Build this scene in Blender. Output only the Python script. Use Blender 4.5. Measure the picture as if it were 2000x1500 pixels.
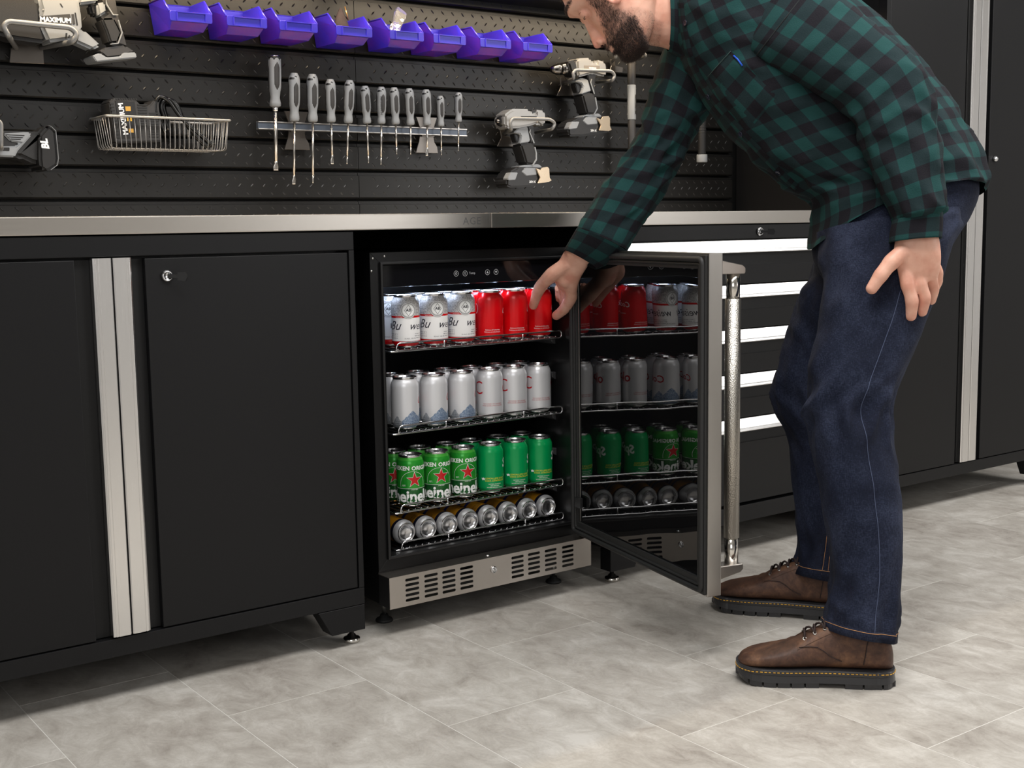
import bpy, bmesh, math, random
import numpy as np
from mathutils import Vector, Matrix
for _o in list(bpy.data.objects): bpy.data.objects.remove(_o)
SC = bpy.context.scene
COL = SC.collection
random.seed(7)

# ------------------------------------------------------------------ camera
CAM_C = Vector((-1.328, -2.381, 0.927))
def _solve():
    VX = np.array([4368., 387.]); VZ = np.array([1298., 20000.]); c = np.array([1000., 750.])
    f = math.sqrt(-((VX-c) @ (VZ-c)))
    x = np.array([*(VX-c), f]); x /= np.linalg.norm(x)
    z = -np.array([*(VZ-c), f]); z -= x*(z @ x); z /= np.linalg.norm(z)
    y = np.cross(z, x)
    return f, np.stack([x, y, z], 1)
FPX, RC = _solve()                       # camera = RC @ (world - C), camera axes right/down/forward
cam_d = bpy.data.cameras.new('camera'); cam = bpy.data.objects.new('camera', cam_d); COL.objects.link(cam)
cam_d.sensor_width = 36.0; cam_d.lens = FPX*36/2000; cam_d.clip_start = 0.05; cam_d.clip_end = 60
_r, _d, _f = RC[0], RC[1], RC[2]
cam.matrix_world = Matrix(((_r[0], -_d[0], -_f[0], CAM_C.x), (_r[1], -_d[1], -_f[1], CAM_C.y),
                           (_r[2], -_d[2], -_f[2], CAM_C.z), (0, 0, 0, 1)))
SC.camera = cam

# ------------------------------------------------------------------ world, lights, exposure
SC.view_settings.view_transform = 'Standard'; SC.view_settings.look = 'None'
SC.view_settings.gamma = 1.0; SC.view_settings.use_curve_mapping = False
SC.view_settings.exposure = 0.40
W = bpy.data.worlds.new('world'); SC.world = W; W.use_nodes = True
_bg = W.node_tree.nodes['Background']; _bg.inputs[0].default_value = (1.0, 0.97, 0.93, 1); _bg.inputs[1].default_value = 0.10

def area(name, loc, target, sx, sy, power, color=(1, 1, 1), spread=math.pi):
    l = bpy.data.lights.new(name, 'AREA'); l.shape = 'RECTANGLE'; l.size = sx; l.size_y = sy
    l.energy = power; l.color = color; l.spread = spread
    o = bpy.data.objects.new(name, l); COL.objects.link(o); o.location = loc
    o.rotation_euler = (Vector(target)-Vector(loc)).to_track_quat('-Z', 'Y').to_euler()
    return o
area('ceiling_light', (0.1, -1.3, 2.75), (0.1, -1.05, 0), 2.6, 0.8, 62, (1.0, 0.988, 0.972))
area('ceiling_light', (2.9, -1.3, 2.75), (2.9, -1.1, 0), 1.8, 0.8, 40, (1.0, 0.988, 0.972))
area('front_fill_light', (-2.6, -3.6, 1.9), (0.4, 0.0, 0.7), 2.0, 1.8, 24, (0.99, 0.99, 1.0))  # soft fill added behind the camera on the left, no window there
area('front_fill_light', (3.2, -4.0, 1.8), (1.0, 0.2, 0.7), 2.0, 1.8, 34, (1.0, 0.985, 0.975))  # second added fill, front right, not a real opening either

# ------------------------------------------------------------------ helpers: pixels of the 2000x1500 photo <-> world
def ray(u, v):
    d = RC.T @ np.array([(u-1000.)/FPX, (v-750.)/FPX, 1.0]); return Vector(d)
def at_y(u, v, Y):
    d = ray(u, v); return CAM_C + d*((Y-CAM_C.y)/d.y)
def at_z(u, v, Z):
    d = ray(u, v); return CAM_C + d*((Z-CAM_C.z)/d.z)
def at_d(u, v, depth):                   # depth measured along the optical axis
    return CAM_C + ray(u, v)*depth
FWD = Vector(RC[2]); RIGHT = Vector(RC[0]); DOWN = Vector(RC[1])
def depth_of(p): return (Vector(p)-CAM_C).dot(FWD)

# ------------------------------------------------------------------ helpers: meshes
def V(*a): return Vector(a)
class MB:
    """collects shapes; build() links them as ONE mesh object"""
    def __init__(s): s.v = []; s.f = []; s.uv = {}; s.sm = []
    def add(s, verts, faces, smooth=False, uvs=None):
        b = len(s.v); s.v += [Vector(p) for p in verts]
        for i, f in enumerate(faces):
            s.f.append([b+k for k in f]); s.sm.append(smooth)
            if uvs is not None: s.uv[len(s.f)-1] = uvs[i]
        return s
    def box(s, a, b, bev=0.0, M=None):
        x0, y0, z0 = [min(a[i], b[i]) for i in range(3)]; x1, y1, z1 = [max(a[i], b[i]) for i in range(3)]
        c = [(x0,y0,z0),(x1,y0,z0),(x1,y1,z0),(x0,y1,z0),(x0,y0,z1),(x1,y0,z1),(x1,y1,z1),(x0,y1,z1)]
        f = [(0,3,2,1),(4,5,6,7),(0,1,5,4),(1,2,6,5),(2,3,7,6),(3,0,4,7)]
        if bev > 0:
            bm = bmesh.new(); vs = [bm.verts.new(p) for p in c]
            for q in f: bm.faces.new([vs[k] for k in q])
            bmesh.ops.bevel(bm, geom=list(bm.edges), offset=bev, segments=2, affect='EDGES', profile=0.6)
            s.addbm(bm, M); bm.free()
        else:
            s.add([M @ Vector(p) for p in c] if M else c, f)
        return s
    def addbm(s, bm, M=None, smooth=False):
        bm.verts.ensure_lookup_table(); bm.verts.index_update()
        s.add([(M @ v.co) if M else v.co.copy() for v in bm.verts], [[v.index for v in f.verts] for f in bm.faces], smooth)
    def prism(s, poly, axis, a, b, bev=0.0, M=None, seg=1):
        """polygon (2D list) extruded along axis ('x','y','z') from a to b"""
        def P(p, t):
            return {'x': (t, p[0], p[1]), 'y': (p[0], t, p[1]), 'z': (p[0], p[1], t)}[axis]
        n = len(poly); bm = bmesh.new()
        A = [bm.verts.new(P(p, a)) for p in poly]; B = [bm.verts.new(P(p, b)) for p in poly]
        bm.faces.new(A); bm.faces.new(B[::-1])
        for i in range(n): bm.faces.new([A[i], B[i], B[(i+1) % n], A[(i+1) % n]])
        bmesh.ops.recalc_face_normals(bm, faces=bm.faces)
        if bev > 0: bmesh.ops.bevel(bm, geom=[e for e in bm.edges if len(e.link_faces) == 2 and e.calc_face_angle(0) > 0.4], offset=bev, segments=seg, affect='EDGES')
        s.addbm(bm, M); bm.free(); return s
    def tube(s, pts, r, n=8, closed=False, caps=True, flat=1.0):
        pts = [Vector(p) for p in pts]; m = len(pts)
        rr = r if isinstance(r, (list, tuple)) else [r]*m
        T = []
        for i in range(m):
            if closed: t = pts[(i+1) % m]-pts[i-1]
            else: t = pts[min(i+1, m-1)]-pts[max(i-1, 0)]
            T.append(t.normalized() if t.length > 1e-9 else Vector((0,0,1)))
        up = Vector((0,0,1)) if abs(T[0].z) < 0.9 else Vector((1,0,0))
        nrm = (up - T[0]*up.dot(T[0])).normalized(); vs = []
        for i in range(m):
            nrm = (nrm - T[i]*nrm.dot(T[i])); nrm = nrm.normalized() if nrm.length > 1e-6 else T[i].orthogonal().normalized()
            bi = T[i].cross(nrm)
            for k in range(n):
                a = 2*math.pi*k/n; vs.append(pts[i] + (nrm*math.cos(a) + bi*math.sin(a)*flat)*rr[i])
        fs = []
        for i in range(m if closed else m-1):
            j = (i+1) % m
            for k in range(n):
                l = (k+1) % n; fs.append([i*n+k, i*n+l, j*n+l, j*n+k])
        if caps and not closed:
            fs.append([k for k in range(n)][::-1]); fs.append([(m-1)*n+k for k in range(n)])
        s.add(vs, fs, True); return s
    def lathe(s, prof, n=24, M=None, smooth=True, caps=True):
        """profile [(r, z)...] about z"""
        vs, fs, ring = [], [], []
        for r, z in prof:
            if r < 1e-6: ring.append([len(vs)]); vs.append((0, 0, z))
            else:
                ring.append(list(range(len(vs), len(vs)+n)))
                for k in range(n): a = 2*math.pi*k/n; vs.append((r*math.cos(a), r*math.sin(a), z))
        for A, B in zip(ring[:-1], ring[1:]):
            for k in range(n):
                l = (k+1) % n
                if len(A) == 1 and len(B) == 1: continue
                if len(A) == 1: fs.append([A[0], B[l], B[k]])
                elif len(B) == 1: fs.append([A[k], A[l], B[0]])
                else: fs.append([A[k], A[l], B[l], B[k]])
        if caps:
            if len(ring[0]) > 1: fs.append(ring[0][::-1])
            if len(ring[-1]) > 1: fs.append(ring[-1])
        vs = [(M @ Vector(p)) if M else p for p in vs]
        s.add(vs, fs, smooth); return s
    def cyl(s, p, q, r, n=16, r2=None, smooth=True):
        p, q = Vector(p), Vector(q); s.tube([p, q], [r, r if r2 is None else r2], n); return s
    def loft(s, rings, caps=True, closed=True, uvs=None, smooth=True):
        """rings of equal length; uvs optional list of rings of (u,v), one longer per ring when closed"""
        n = len(rings[0]); m = len(rings); fs = []; fu = []
        for i in range(m-1):
            for k in range(n if closed else n-1):
                l = (k+1) % n; fs.append([i*n+k, i*n+l, (i+1)*n+l, (i+1)*n+k])
                if uvs: fu.append([uvs[i][k], uvs[i][k+1], uvs[i+1][k+1], uvs[i+1][k]])
        if caps and closed:
            fs.append(list(range(n))[::-1]); fs.append([(m-1)*n+k for k in range(n)])
            if uvs: fu.append([uvs[0][k] for k in range(n)][::-1]); fu.append([uvs[-1][k] for k in range(n)])
        s.add([p for r in rings for p in r], fs, smooth, fu if uvs else None); return s
    def sphere(s, c, r, M=None, n=16, m=10):
        c = Vector(c); r = (r, r, r) if isinstance(r, (int, float)) else r
        prof = [(math.sin(math.pi*i/m), -math.cos(math.pi*i/m)) for i in range(m+1)]
        prof[0] = (0, -1); prof[-1] = (0, 1)
        Mx = Matrix.Translation(c) @ (M.to_4x4() if M else Matrix.Identity(4)) @ Matrix.Diagonal((r[0], r[1], r[2], 1))
        return s.lathe(prof, n, Mx)
    def xf(s, M): s.v = [M @ p for p in s.v]; return s
    def mesh(s, name, off=None, fix=True):
        me = bpy.data.meshes.new(name)
        vs = [p-off for p in s.v] if off is not None else s.v
        me.from_pydata([tuple(p) for p in vs], [], s.f)
        for p, sm in zip(me.polygons, s.sm): p.use_smooth = sm
        if s.uv:
            ul = me.uv_layers.new(name='UVMap')
            for p in me.polygons:
                q = s.uv.get(p.index)
                if q:
                    for li, uv in zip(p.loop_indices, q): ul.data[li].uv = uv
        if fix:
            bm = bmesh.new(); bm.from_mesh(me); bmesh.ops.recalc_face_normals(bm, faces=bm.faces); bm.to_mesh(me); bm.free()
        me.update(); return me
    def build(s, name, mat, parent=None, fix=True):
        off = wpos(parent) if parent is not None else None
        me = s.mesh(name, off, fix)
        return link(name, me, mat, parent)
def wpos(o):
    p = Vector((0,0,0))
    while o is not None: p += o.location; o = o.parent
    return p
def link(name, me, mat=None, parent=None):
    o = bpy.data.objects.new(name, me); COL.objects.link(o)
    if mat is not None:
        me.materials.clear()
        for m in (mat if isinstance(mat, (list, tuple)) else [mat]): me.materials.append(m)
    if parent is not None: o.parent = parent
    return o
def tag(o, label=None, cat=None, group=None, kind=None):
    if label: o['label'] = label
    if cat: o['category'] = cat
    if group: o['group'] = group
    if kind: o['kind'] = kind
    return o
def thing(name, loc, label=None, cat=None, group=None):
    o = bpy.data.objects.new(name, None); COL.objects.link(o); o.location = loc; o.empty_display_size = 0.05
    return tag(o, label, cat, group)
def copy_tree(o, parent=None):
    c = o.copy(); COL.objects.link(c); c.parent = parent
    for ch in [x for x in bpy.data.objects if x.parent == o]: copy_tree(ch, c)
    return c
def B(a, b, bev=0.0): return MB().box(a, b, bev)
_FC = {}
def text_bm(s, size=1.0, bold=0.0, shear=0.0, spacing=1.0, res=2):
    """the outline of a string as a flat bmesh in xy, centred"""
    cu = bpy.data.curves.new('t', 'FONT'); cu.body = s; cu.size = size; cu.align_x = 'CENTER'; cu.align_y = 'CENTER'
    cu.offset = bold; cu.shear = shear; cu.space_character = spacing; cu.resolution_u = res
    o = bpy.data.objects.new('t', cu); COL.objects.link(o)
    dg = bpy.context.evaluated_depsgraph_get(); dg.update()
    me = bpy.data.meshes.new_from_object(o.evaluated_get(dg)); bm = bmesh.new(); bm.from_mesh(me)
    bpy.data.objects.remove(o); bpy.data.meshes.remove(me); bpy.data.curves.remove(cu)
    bmesh.ops.remove_doubles(bm, verts=bm.verts, dist=size*1e-4)
    if bm.verts:
        xs = [v.co.x for v in bm.verts]; ys = [v.co.y for v in bm.verts]
        cxm, cym = (min(xs)+max(xs))/2, (min(ys)+max(ys))/2
        for v in bm.verts: v.co.x -= cxm; v.co.y -= cym
    return bm
def text_flat(mb, s, size, M, **k):
    bm = text_bm(s, size, **k); mb.addbm(bm, M); bm.free(); return mb
def slice_bm(bm, step):
    xs = [v.co.x for v in bm.verts]
    if not xs: return
    x = min(xs)+step
    while x < max(xs):
        bmesh.ops.bisect_plane(bm, geom=bm.verts[:]+bm.edges[:]+bm.faces[:], plane_co=(x,0,0), plane_no=(1,0,0)); x += step
def arc(c, r, a0, a1, n):
    return [(c[0]+r*math.cos(a0+(a1-a0)*i/n), c[1]+r*math.sin(a0+(a1-a0)*i/n)) for i in range(n+1)]
def rrect(x0, y0, x1, y1, r, n=4):
    return (arc((x1-r, y0+r), r, -math.pi/2, 0, n)+arc((x1-r, y1-r), r, 0, math.pi/2, n)
            + arc((x0+r, y1-r), r, math.pi/2, math.pi, n)+arc((x0+r, y0+r), r, math.pi, 1.5*math.pi, n))
def round_path(pts, r, n=5, closed=False):
    """polyline with rounded corners"""
    pts = [Vector(p) for p in pts]; out = []; m = len(pts)
    for i in range(m):
        if not closed and i in (0, m-1): out.append(pts[i]); continue
        a, b, c = pts[i-1], pts[i], pts[(i+1) % m]
        d0 = (a-b); d1 = (c-b); rr = min(r, d0.length*.49, d1.length*.49)
        p0 = b+d0.normalized()*rr; p1 = b+d1.normalized()*rr
        for k in range(n+1):
            t = k/n; out.append(p0*(1-t)**2 + b*2*t*(1-t) + p1*t*t)
    return out

# ------------------------------------------------------------------ helpers: materials
def srgb(r, g, b):
    f = lambda c: (c/255/12.92) if c/255 <= 0.04045 else ((c/255+0.055)/1.055)**2.4
    return (f(r), f(g), f(b), 1)
class NT:
    def __init__(s, name):
        s.m = bpy.data.materials.new(name); s.m.use_nodes = True; s.t = s.m.node_tree; s.n = s.t.nodes; s.l = s.t.links
        s.p = s.n['Principled BSDF']
    def node(s, t, **k):
        n = s.n.new(t)
        for a, b in k.items(): setattr(n, a, b)
        return n
    def inp(s, n, i, v):
        if isinstance(v, bpy.types.NodeSocket): s.l.new(v, n.inputs[i])
        else: n.inputs[i].default_value = v
    def math(s, op, a, b=None, c=None, clamp=False):
        n = s.node('ShaderNodeMath', operation=op); n.use_clamp = clamp; s.inp(n, 0, a)
        if b is not None: s.inp(n, 1, b)
        if c is not None: s.inp(n, 2, c)
        return n.outputs[0]
    def mix(s, f, a, b, mode='MIX'):
        n = s.node('ShaderNodeMix', data_type='RGBA', blend_type=mode); s.inp(n, 0, f); s.inp(n, 6, a); s.inp(n, 7, b); return n.outputs[2]
    def coord(s, which='Object'):
        return s.node('ShaderNodeTexCoord').outputs[which]
    def mapping(s, vec, scale=(1,1,1), loc=(0,0,0), rot=(0,0,0)):
        n = s.node('ShaderNodeMapping'); s.l.new(vec, n.inputs[0]); n.inputs[1].default_value = loc; n.inputs[2].default_value = rot; n.inputs[3].default_value = scale
        return n.outputs[0]
    def noise(s, vec, scale, detail=4, rough=0.5, col=False, dist=0.0):
        n = s.node('ShaderNodeTexNoise'); s.l.new(vec, n.inputs['Vector']); n.inputs['Scale'].default_value = scale
        n.inputs['Detail'].default_value = detail; n.inputs['Roughness'].default_value = rough; n.inputs['Distortion'].default_value = dist
        return n.outputs[1 if col else 0]
    def ramp(s, f, stops):
        n = s.node('ShaderNodeValToRGB'); s.l.new(f, n.inputs[0]); e = n.color_ramp.elements
        while len(e) < len(stops): e.new(0.5)
        for q, (p, c) in zip(e, stops): q.position = p; q.color = c if len(c) == 4 else (*c, 1)
        return n.outputs[0]
    def bump(s, h, strength=0.2, dist=0.002):
        n = s.node('ShaderNodeBump'); s.l.new(h, n.inputs['Height']); n.inputs['Strength'].default_value = strength; n.inputs['Distance'].default_value = dist
        s.l.new(n.outputs[0], s.p.inputs['Normal']); return n
    def set(s, **k):
        names = dict(color='Base Color', rough='Roughness', metal='Metallic', spec='Specular IOR Level', ior='IOR', trans='Transmission Weight',
                     coat='Coat Weight', coat_rough='Coat Roughness', aniso='Anisotropic', emit='Emission Color', emit_s='Emission Strength',
                     alpha='Alpha', sss='Subsurface Weight', sheen='Sheen Weight')
        for a, b in k.items(): s.inp(s.p, names[a], b)
        return s
def mat(name, color, rough=0.5, metal=0.0, bump=0.0, bscale=300.0, **k):
    t = NT(name); t.set(color=color, rough=rough, metal=metal, **k)
    if bump:
        t.bump(t.noise(t.coord(), bscale, 2), bump, 0.001)
    return t.m

# ------------------------------------------------------------------ materials of the room and furniture
def m_powder(name, base, rough=0.42):
    t = NT(name); c = t.coord(); t.set(color=base, rough=rough, spec=0.28)
    n = t.noise(c, 900, 2); t.bump(n, 0.12, 0.0006)
    return t.m
BLACK = m_powder('black_powder_coat', (0.0048, 0.0048, 0.0054, 1), 0.42)
BLACK_REC = m_powder('black_channel', (0.006, 0.006, 0.0062, 1), 0.5)
def m_brushed(name, base, rough, along=(1, 60, 60), aniso=0.0, var=0.06):
    t = NT(name); c = t.mapping(t.coord(), along)
    n = t.noise(c, 12, 6, 0.6)
    r = t.math('MULTIPLY_ADD', n, var*2, rough-var); t.set(color=base, metal=1.0, rough=r, aniso=aniso)
    t.bump(n, 0.05, 0.0008); return t.m
STEEL = m_brushed('brushed_stainless_steel', (0.53, 0.50, 0.46, 1), 0.30)
STEEL_D = m_brushed('door_stainless_steel', (0.46, 0.44, 0.415, 1), 0.30, (60, 60, 1))
STEEL_K = m_brushed('grille_stainless_steel', (0.50, 0.46, 0.42, 1), 0.34)
ALU = m_brushed('anodised_aluminium', (0.90, 0.89, 0.88, 1), 0.25, (50, 50, 0.6))
ALU_H = m_brushed('anodised_aluminium_pull', (0.86, 0.855, 0.85, 1), 0.30, (0.6, 50, 50))
CHROME = mat('chrome', (0.78, 0.78, 0.79, 1), 0.08, 1.0)
ZINC = mat('zinc_steel', (0.55, 0.55, 0.53, 1), 0.3, 1.0)
NICKEL = mat('nickel', (0.72, 0.70, 0.66, 1), 0.16, 1.0)
PLASTIC_B = mat('black_plastic', (0.010, 0.010, 0.0105, 1), 0.38, 0, 0.1, 700)
RUBBER = mat('black_rubber', (0.012, 0.012, 0.012, 1), 0.6)
GLOSSB = mat('gloss_black_panel', (0.004, 0.004, 0.005, 1), 0.08)

def m_tile():
    t = NT('concrete_look_floor_tile'); c = t.coord('Object')
    rnd = t.node('ShaderNodeObjectInfo').outputs['Random']
    cv = t.node('ShaderNodeCombineXYZ'); t.l.new(t.math('MULTIPLY', rnd, 37.0), cv.inputs[0]); t.l.new(t.math('MULTIPLY', rnd, 91.0), cv.inputs[1])
    ad = t.node('ShaderNodeVectorMath', operation='ADD'); t.l.new(c, ad.inputs[0]); t.l.new(cv.outputs[0], ad.inputs[1]); v = ad.outputs[0]
    big = t.noise(v, 5.5, 7, 0.62, dist=0.5); mid = t.noise(t.mapping(v, (1.0, 0.6, 1)), 19, 9, 0.75, dist=0.8); fine = t.noise(v, 140, 4, 0.6)
    f = t.math('ADD', t.math('MULTIPLY', big, 0.48), t.math('MULTIPLY', mid, 0.58)); f = t.math('ADD', f, t.math('MULTIPLY', fine, 0.10))
    f = t.math('ADD', f, t.math('MULTIPLY_ADD', rnd, 0.06, -0.03))
    col = t.ramp(f, [(0.37, srgb(124, 117, 109)), (0.50, srgb(161, 155, 147)), (0.60, srgb(178, 173, 165)), (0.73, srgb(199, 195, 188))])
    st = t.noise(t.mapping(v, (1.0, 0.6, 1)), 34, 6, 0.75, dist=1.2)
    col = t.mix(t.math('MULTIPLY', t.math('SUBTRACT', st, 0.58, clamp=True), 1.7, clamp=True), col, srgb(133, 125, 115))
    t.set(color=col, rough=t.math('MULTIPLY_ADD', mid, 0.25, 0.30), spec=0.4)
    t.bump(t.math('ADD', mid, t.math('MULTIPLY', fine, 0.5)), 0.10, 0.002); return t.m
TILE = m_tile()
GROUT = mat('pale_grout', srgb(210, 207, 201), 0.8)
def m_slat():
    t = NT('black_slat_wall'); c = t.coord(); n = t.noise(c, 500, 3)
    t.set(color=srgb(24, 23, 22), rough=0.38, spec=0.38); t.bump(n, 0.08, 0.0006); return t.m
SLAT = m_slat()
WALLM = mat('dark_wall', (0.004, 0.004, 0.004, 1), 0.8)

# ------------------------------------------------------------------ the room
floor = tag(B((-4.0, -5.0, -0.06), (5.5, 0.66, -0.0003)).build('floor', GROUT), kind='structure')
TW, TL, GAP = 0.305, 0.610, 0.0021
tile_me = B((GAP/2, GAP/2, -0.004), (TW-GAP/2, TL-GAP/2, 0.0)).mesh('tile'); tile_me.materials.append(TILE)
for k in range(-8, 19):
    x0 = -0.415 + TW*k; ph = -0.19 if k % 2 == 0 else 0.115
    for j in range(-7, 2):
        y0 = ph + TL*j
        if y0 > 0.35 or y0+TL < -4.2: continue
        o = bpy.data.objects.new('tile', tile_me); COL.objects.link(o); o.parent = floor; o.location = (x0, y0, 0)
wall = tag(B((-3.0, 0.64, 0), (5.0, 0.70, 2.8)).build('wall_back', WALLM), kind='structure')
tag(B((-4.0, -5.0, 2.8), (5.5, 0.70, 2.86)).build('ceiling', mat('white_ceiling', (0.45, 0.44, 0.42, 1), 0.9)), kind='structure')

PAINT = mat('white_paint', (0.62, 0.61, 0.60, 1), 0.85)
tag(B((5.5, -5.0, 0), (5.56, 0.64, 2.8)).build('wall_right', PAINT), kind='structure')
tag(B((-4.06, -5.0, 0), (-4.0, 0.64, 2.8)).build('wall_left', PAINT), kind='structure')
tag(B((-4.0, -5.06, 0), (5.5, -5.0, 2.8)).build('wall_front', PAINT), kind='structure')
WY = 0.613
def tread_mesh(x0, x1):
    mb = MB(); P = 0.0335; L, w, h = 0.0078, 0.0026, 0.0014
    for row, (fz, sg) in enumerate(((0.0535, 1), (0.034, -1), (0.0145, 1))):
        x = math.ceil((x0+0.008)/P)*P + (0.5*P if row == 1 else 0.15*P)
        while x < x1-0.010:
            c, s = math.cos(sg*-0.80), math.sin(sg*-0.80)
            pts = [(-1, 0, 0), (-.45, -.85, 0), (.45, -.85, 0), (1, 0, 0), (.45, .85, 0), (-.45, .85, 0), (-.5, 0, 1), (.5, 0, 1)]
            vs = []
            for a, b, e in pts:
                a *= L; b *= w; vs.append((x+a*c-b*s, WY-e*h+0.0001, fz+a*s+b*c))
            mb.add(vs, [(0, 1, 6), (1, 2, 7, 6), (2, 3, 7), (3, 4, 7), (4, 5, 6, 7), (5, 0, 6)]); x += P
    return mb
SX0, SEAM, SX1 = -1.45, 0.361, 1.790
PITCH = 0.0762
for (xa, xb) in ((SX0, SEAM-0.0008), (SEAM+0.0008, SX1)):
    prof = [(WY, 0.0045), (WY, 0.0615), (WY+0.0035, 0.0625), (WY+0.007, 0.0625), (WY+0.007, 0.0690), (WY+0.010, 0.0695), (WY+0.010, 0.0705), (0.6395, 0.0705), (0.6395, 0.001), (WY+0.004, 0.001)]
    sm = MB().prism(prof, 'x', xa, xb).mesh('slat'); sm.materials.append(SLAT)
    tm = tread_mesh(xa, xb).mesh('diamond_treads'); tm.materials.append(SLAT)
    for k in range(-1, 8):
        z0 = 1.003 + PITCH*k - 0.0705 + PITCH*0 + 0.070
        o = link('slat', sm, None, wall); o.location = (0, 0, z0)
        t = link('diamond_treads', tm, None, o); tag(t, kind='stuff')

# ------------------------------------------------------------------ cabinets
def pull_vertical(parent, x0, x1, z0, z1, yf, outer):
    """aluminium edge pull, flat with a stepped outer rim"""
    s = 1 if outer == 'right' else -1; a, b = (x0, x1) if s == 1 else (x1, x0)   # a inner, b outer
    pf = [(a, yf+0.020), (a, yf+0.002), (a+s*0.002, yf), (b-s*0.011, yf), (b-s*0.0105, yf+0.0018), (b-s*0.0090, yf+0.0018), (b-s*0.0085, yf),
          (b-s*0.0055, yf), (b-s*0.005, yf+0.0022), (b-s*0.0035, yf+0.0022), (b-s*0.003, yf+0.001), (b, yf+0.003), (b, yf+0.020)]
    return MB().prism(pf, 'z', z0, z1).build('door_pull', ALU, parent)
def leveler(parent, x, y, zt, name='leveling_foot'):
    return MB().lathe([(0.0, 0.0), (0.0185, 0.0), (0.0190, 0.003), (0.0190, 0.009), (0.0165, 0.0105), (0.0115, 0.0115), (0.0085, 0.017), (0.0055, 0.0175), (0.0055, zt), (0, zt)], 28,
                      Matrix.Translation((x, y, 0.0))).build(name, NICKEL, parent)
def key_lock(parent, x, y, z, key='side'):
    M = Matrix.Translation((x, y, z)) @ Matrix.Rotation(math.pi/2, 4, 'X')
    k = MB().lathe([(0, 0), (0.0115, 0), (0.0115, 0.004), (0.0095, 0.007), (0.0085, 0.0075), (0.0080, 0.0060), (0, 0.0060)], 24, M).build('lock', CHROME, parent)
    kb = MB(); kb.box((-0.0012, -0.022, -0.0035), (0.0012, 0.0, 0.0035), 0.0004)
    kb.prism([(-0.020, -0.0075), (-0.036, -0.0085), (-0.040, 0.0), (-0.036, 0.0085), (-0.020, 0.0075)], 'x', -0.0016, 0.0016)
    ang = -1.0 if key == 'side' else -0.9
    kb.xf(Matrix.Translation((x, y-0.005, z)) @ Matrix.Rotation(0.9, 4, 'Z') @ Matrix.Rotation(0.05, 4, 'X'))
    kb.build('key', PLASTIC_B, k); return k
YF = 0.004

def two_door_cabinet(name, label, X0, X1, zt, cuts, depth, with_right=True, lockx=None, lockz=None, knob=False):
    """steel cabinet: face frame, two doors with a recessed channel and an aluminium pull each"""
    xL0, xL1, pL0, pL1, pR0, pR1, xR0, xR1 = cuts
    r = thing(name, (X0, YF, 0), label, 'cabinet')
    zb, z0, z1 = 0.095, 0.1345, zt-0.041
    body = MB(); body.box((X0, YF+0.030, zb), (X1, depth, zt-0.001))
    body.build('body', BLACK, r)
    fr = MB(); fr.box((X0, YF, z1+0.0015), (X1, YF+0.030, zt), 0.0015); fr.box((X0, YF, zb), (X1, YF+0.030, z0-0.0025), 0.0015)
    fr.box((X0, YF, z0-0.002), (xL0-0.002, YF+0.030, z1+0.001), 0.0012); fr.box((xR1+0.0025, YF, z0-0.002), (X1, YF+0.030, z1+0.001), 0.0012)
    fr.build('face_frame', BLACK, r)
    for (a, b, p0, p1, side) in ((xL0, xL1, pL0, pL1, 'left'), (xR0, xR1, pR0, pR1, 'right')):
        d = MB().box((a, YF+0.0015, z0), (b, YF+0.022, z1-0.0035), 0.0018).build('door', BLACK, r)
        if side == 'left': MB().box((b+0.0002, YF+0.016, z0), (p0+0.004, YF+0.024, z1-0.004)).build('channel', BLACK_REC, d)
        else: MB().box((p1-0.004, YF+0.016, z0), (a-0.0002, YF+0.024, z1-0.004)).build('channel', BLACK_REC, d)
        pull_vertical(d, p0, p1, z0+0.002, z1-0.001, YF-0.006, side)
        if lockx is not None and side == 'right':
            if knob: MB().lathe([(0, 0), (0.009, 0), (0.0095, 0.004), (0.008, 0.009), (0.004, 0.012), (0, 0.012)], 20, Matrix.Translation((lockx, YF+0.0015, lockz)) @ Matrix.Rotation(math.pi/2, 4, 'X')).build('lock_knob', CHROME, d)
            else:
                k = key_lock(d, lockx, YF+0.0015, lockz)
    for xs, sg in ((X1, 1), (X0, -1)):
        f = MB(); f.prism([(xs, 0.0935), (xs-sg*0.115, 0.0935), (xs-sg*0.083, 0.036), (xs, 0.036)], 'y', YF+0.001, YF+0.045, 0.001)
        f.build('foot', BLACK, r); leveler(r, xs-sg*0.014, 0.045, 0.037)
        f = MB(); f.prism([(xs, 0.0935), (xs-sg*0.115, 0.0935), (xs-sg*0.083, 0.036), (xs, 0.036)], 'y', depth-0.05, depth-0.01)
        f.build('foot', BLACK, r); leveler(r, xs-sg*0.03, depth-0.03, 0.037)
    return r
cabA = two_door_cabinet('base_cabinet', 'wide black steel base cabinet with two silver pulls, left of the drinks fridge', -1.067, 0.0, 0.918,
                        (-1.050, -0.5955, -0.563, -0.5275, -0.5245, -0.489, -0.4605, -0.0155), 0.60, lockx=-0.418, lockz=0.838)

locker = two_door_cabinet('tall_locker', 'tall black steel locker cabinet with two silver pulls at the right wall end', 1.796, 2.726, 2.16,
                          (1.815, 2.192, 2.216, 2.2575, 2.2605, 2.302, 2.330, 2.707), 0.60, lockx=2.361, lockz=1.114, knob=True)

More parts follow.
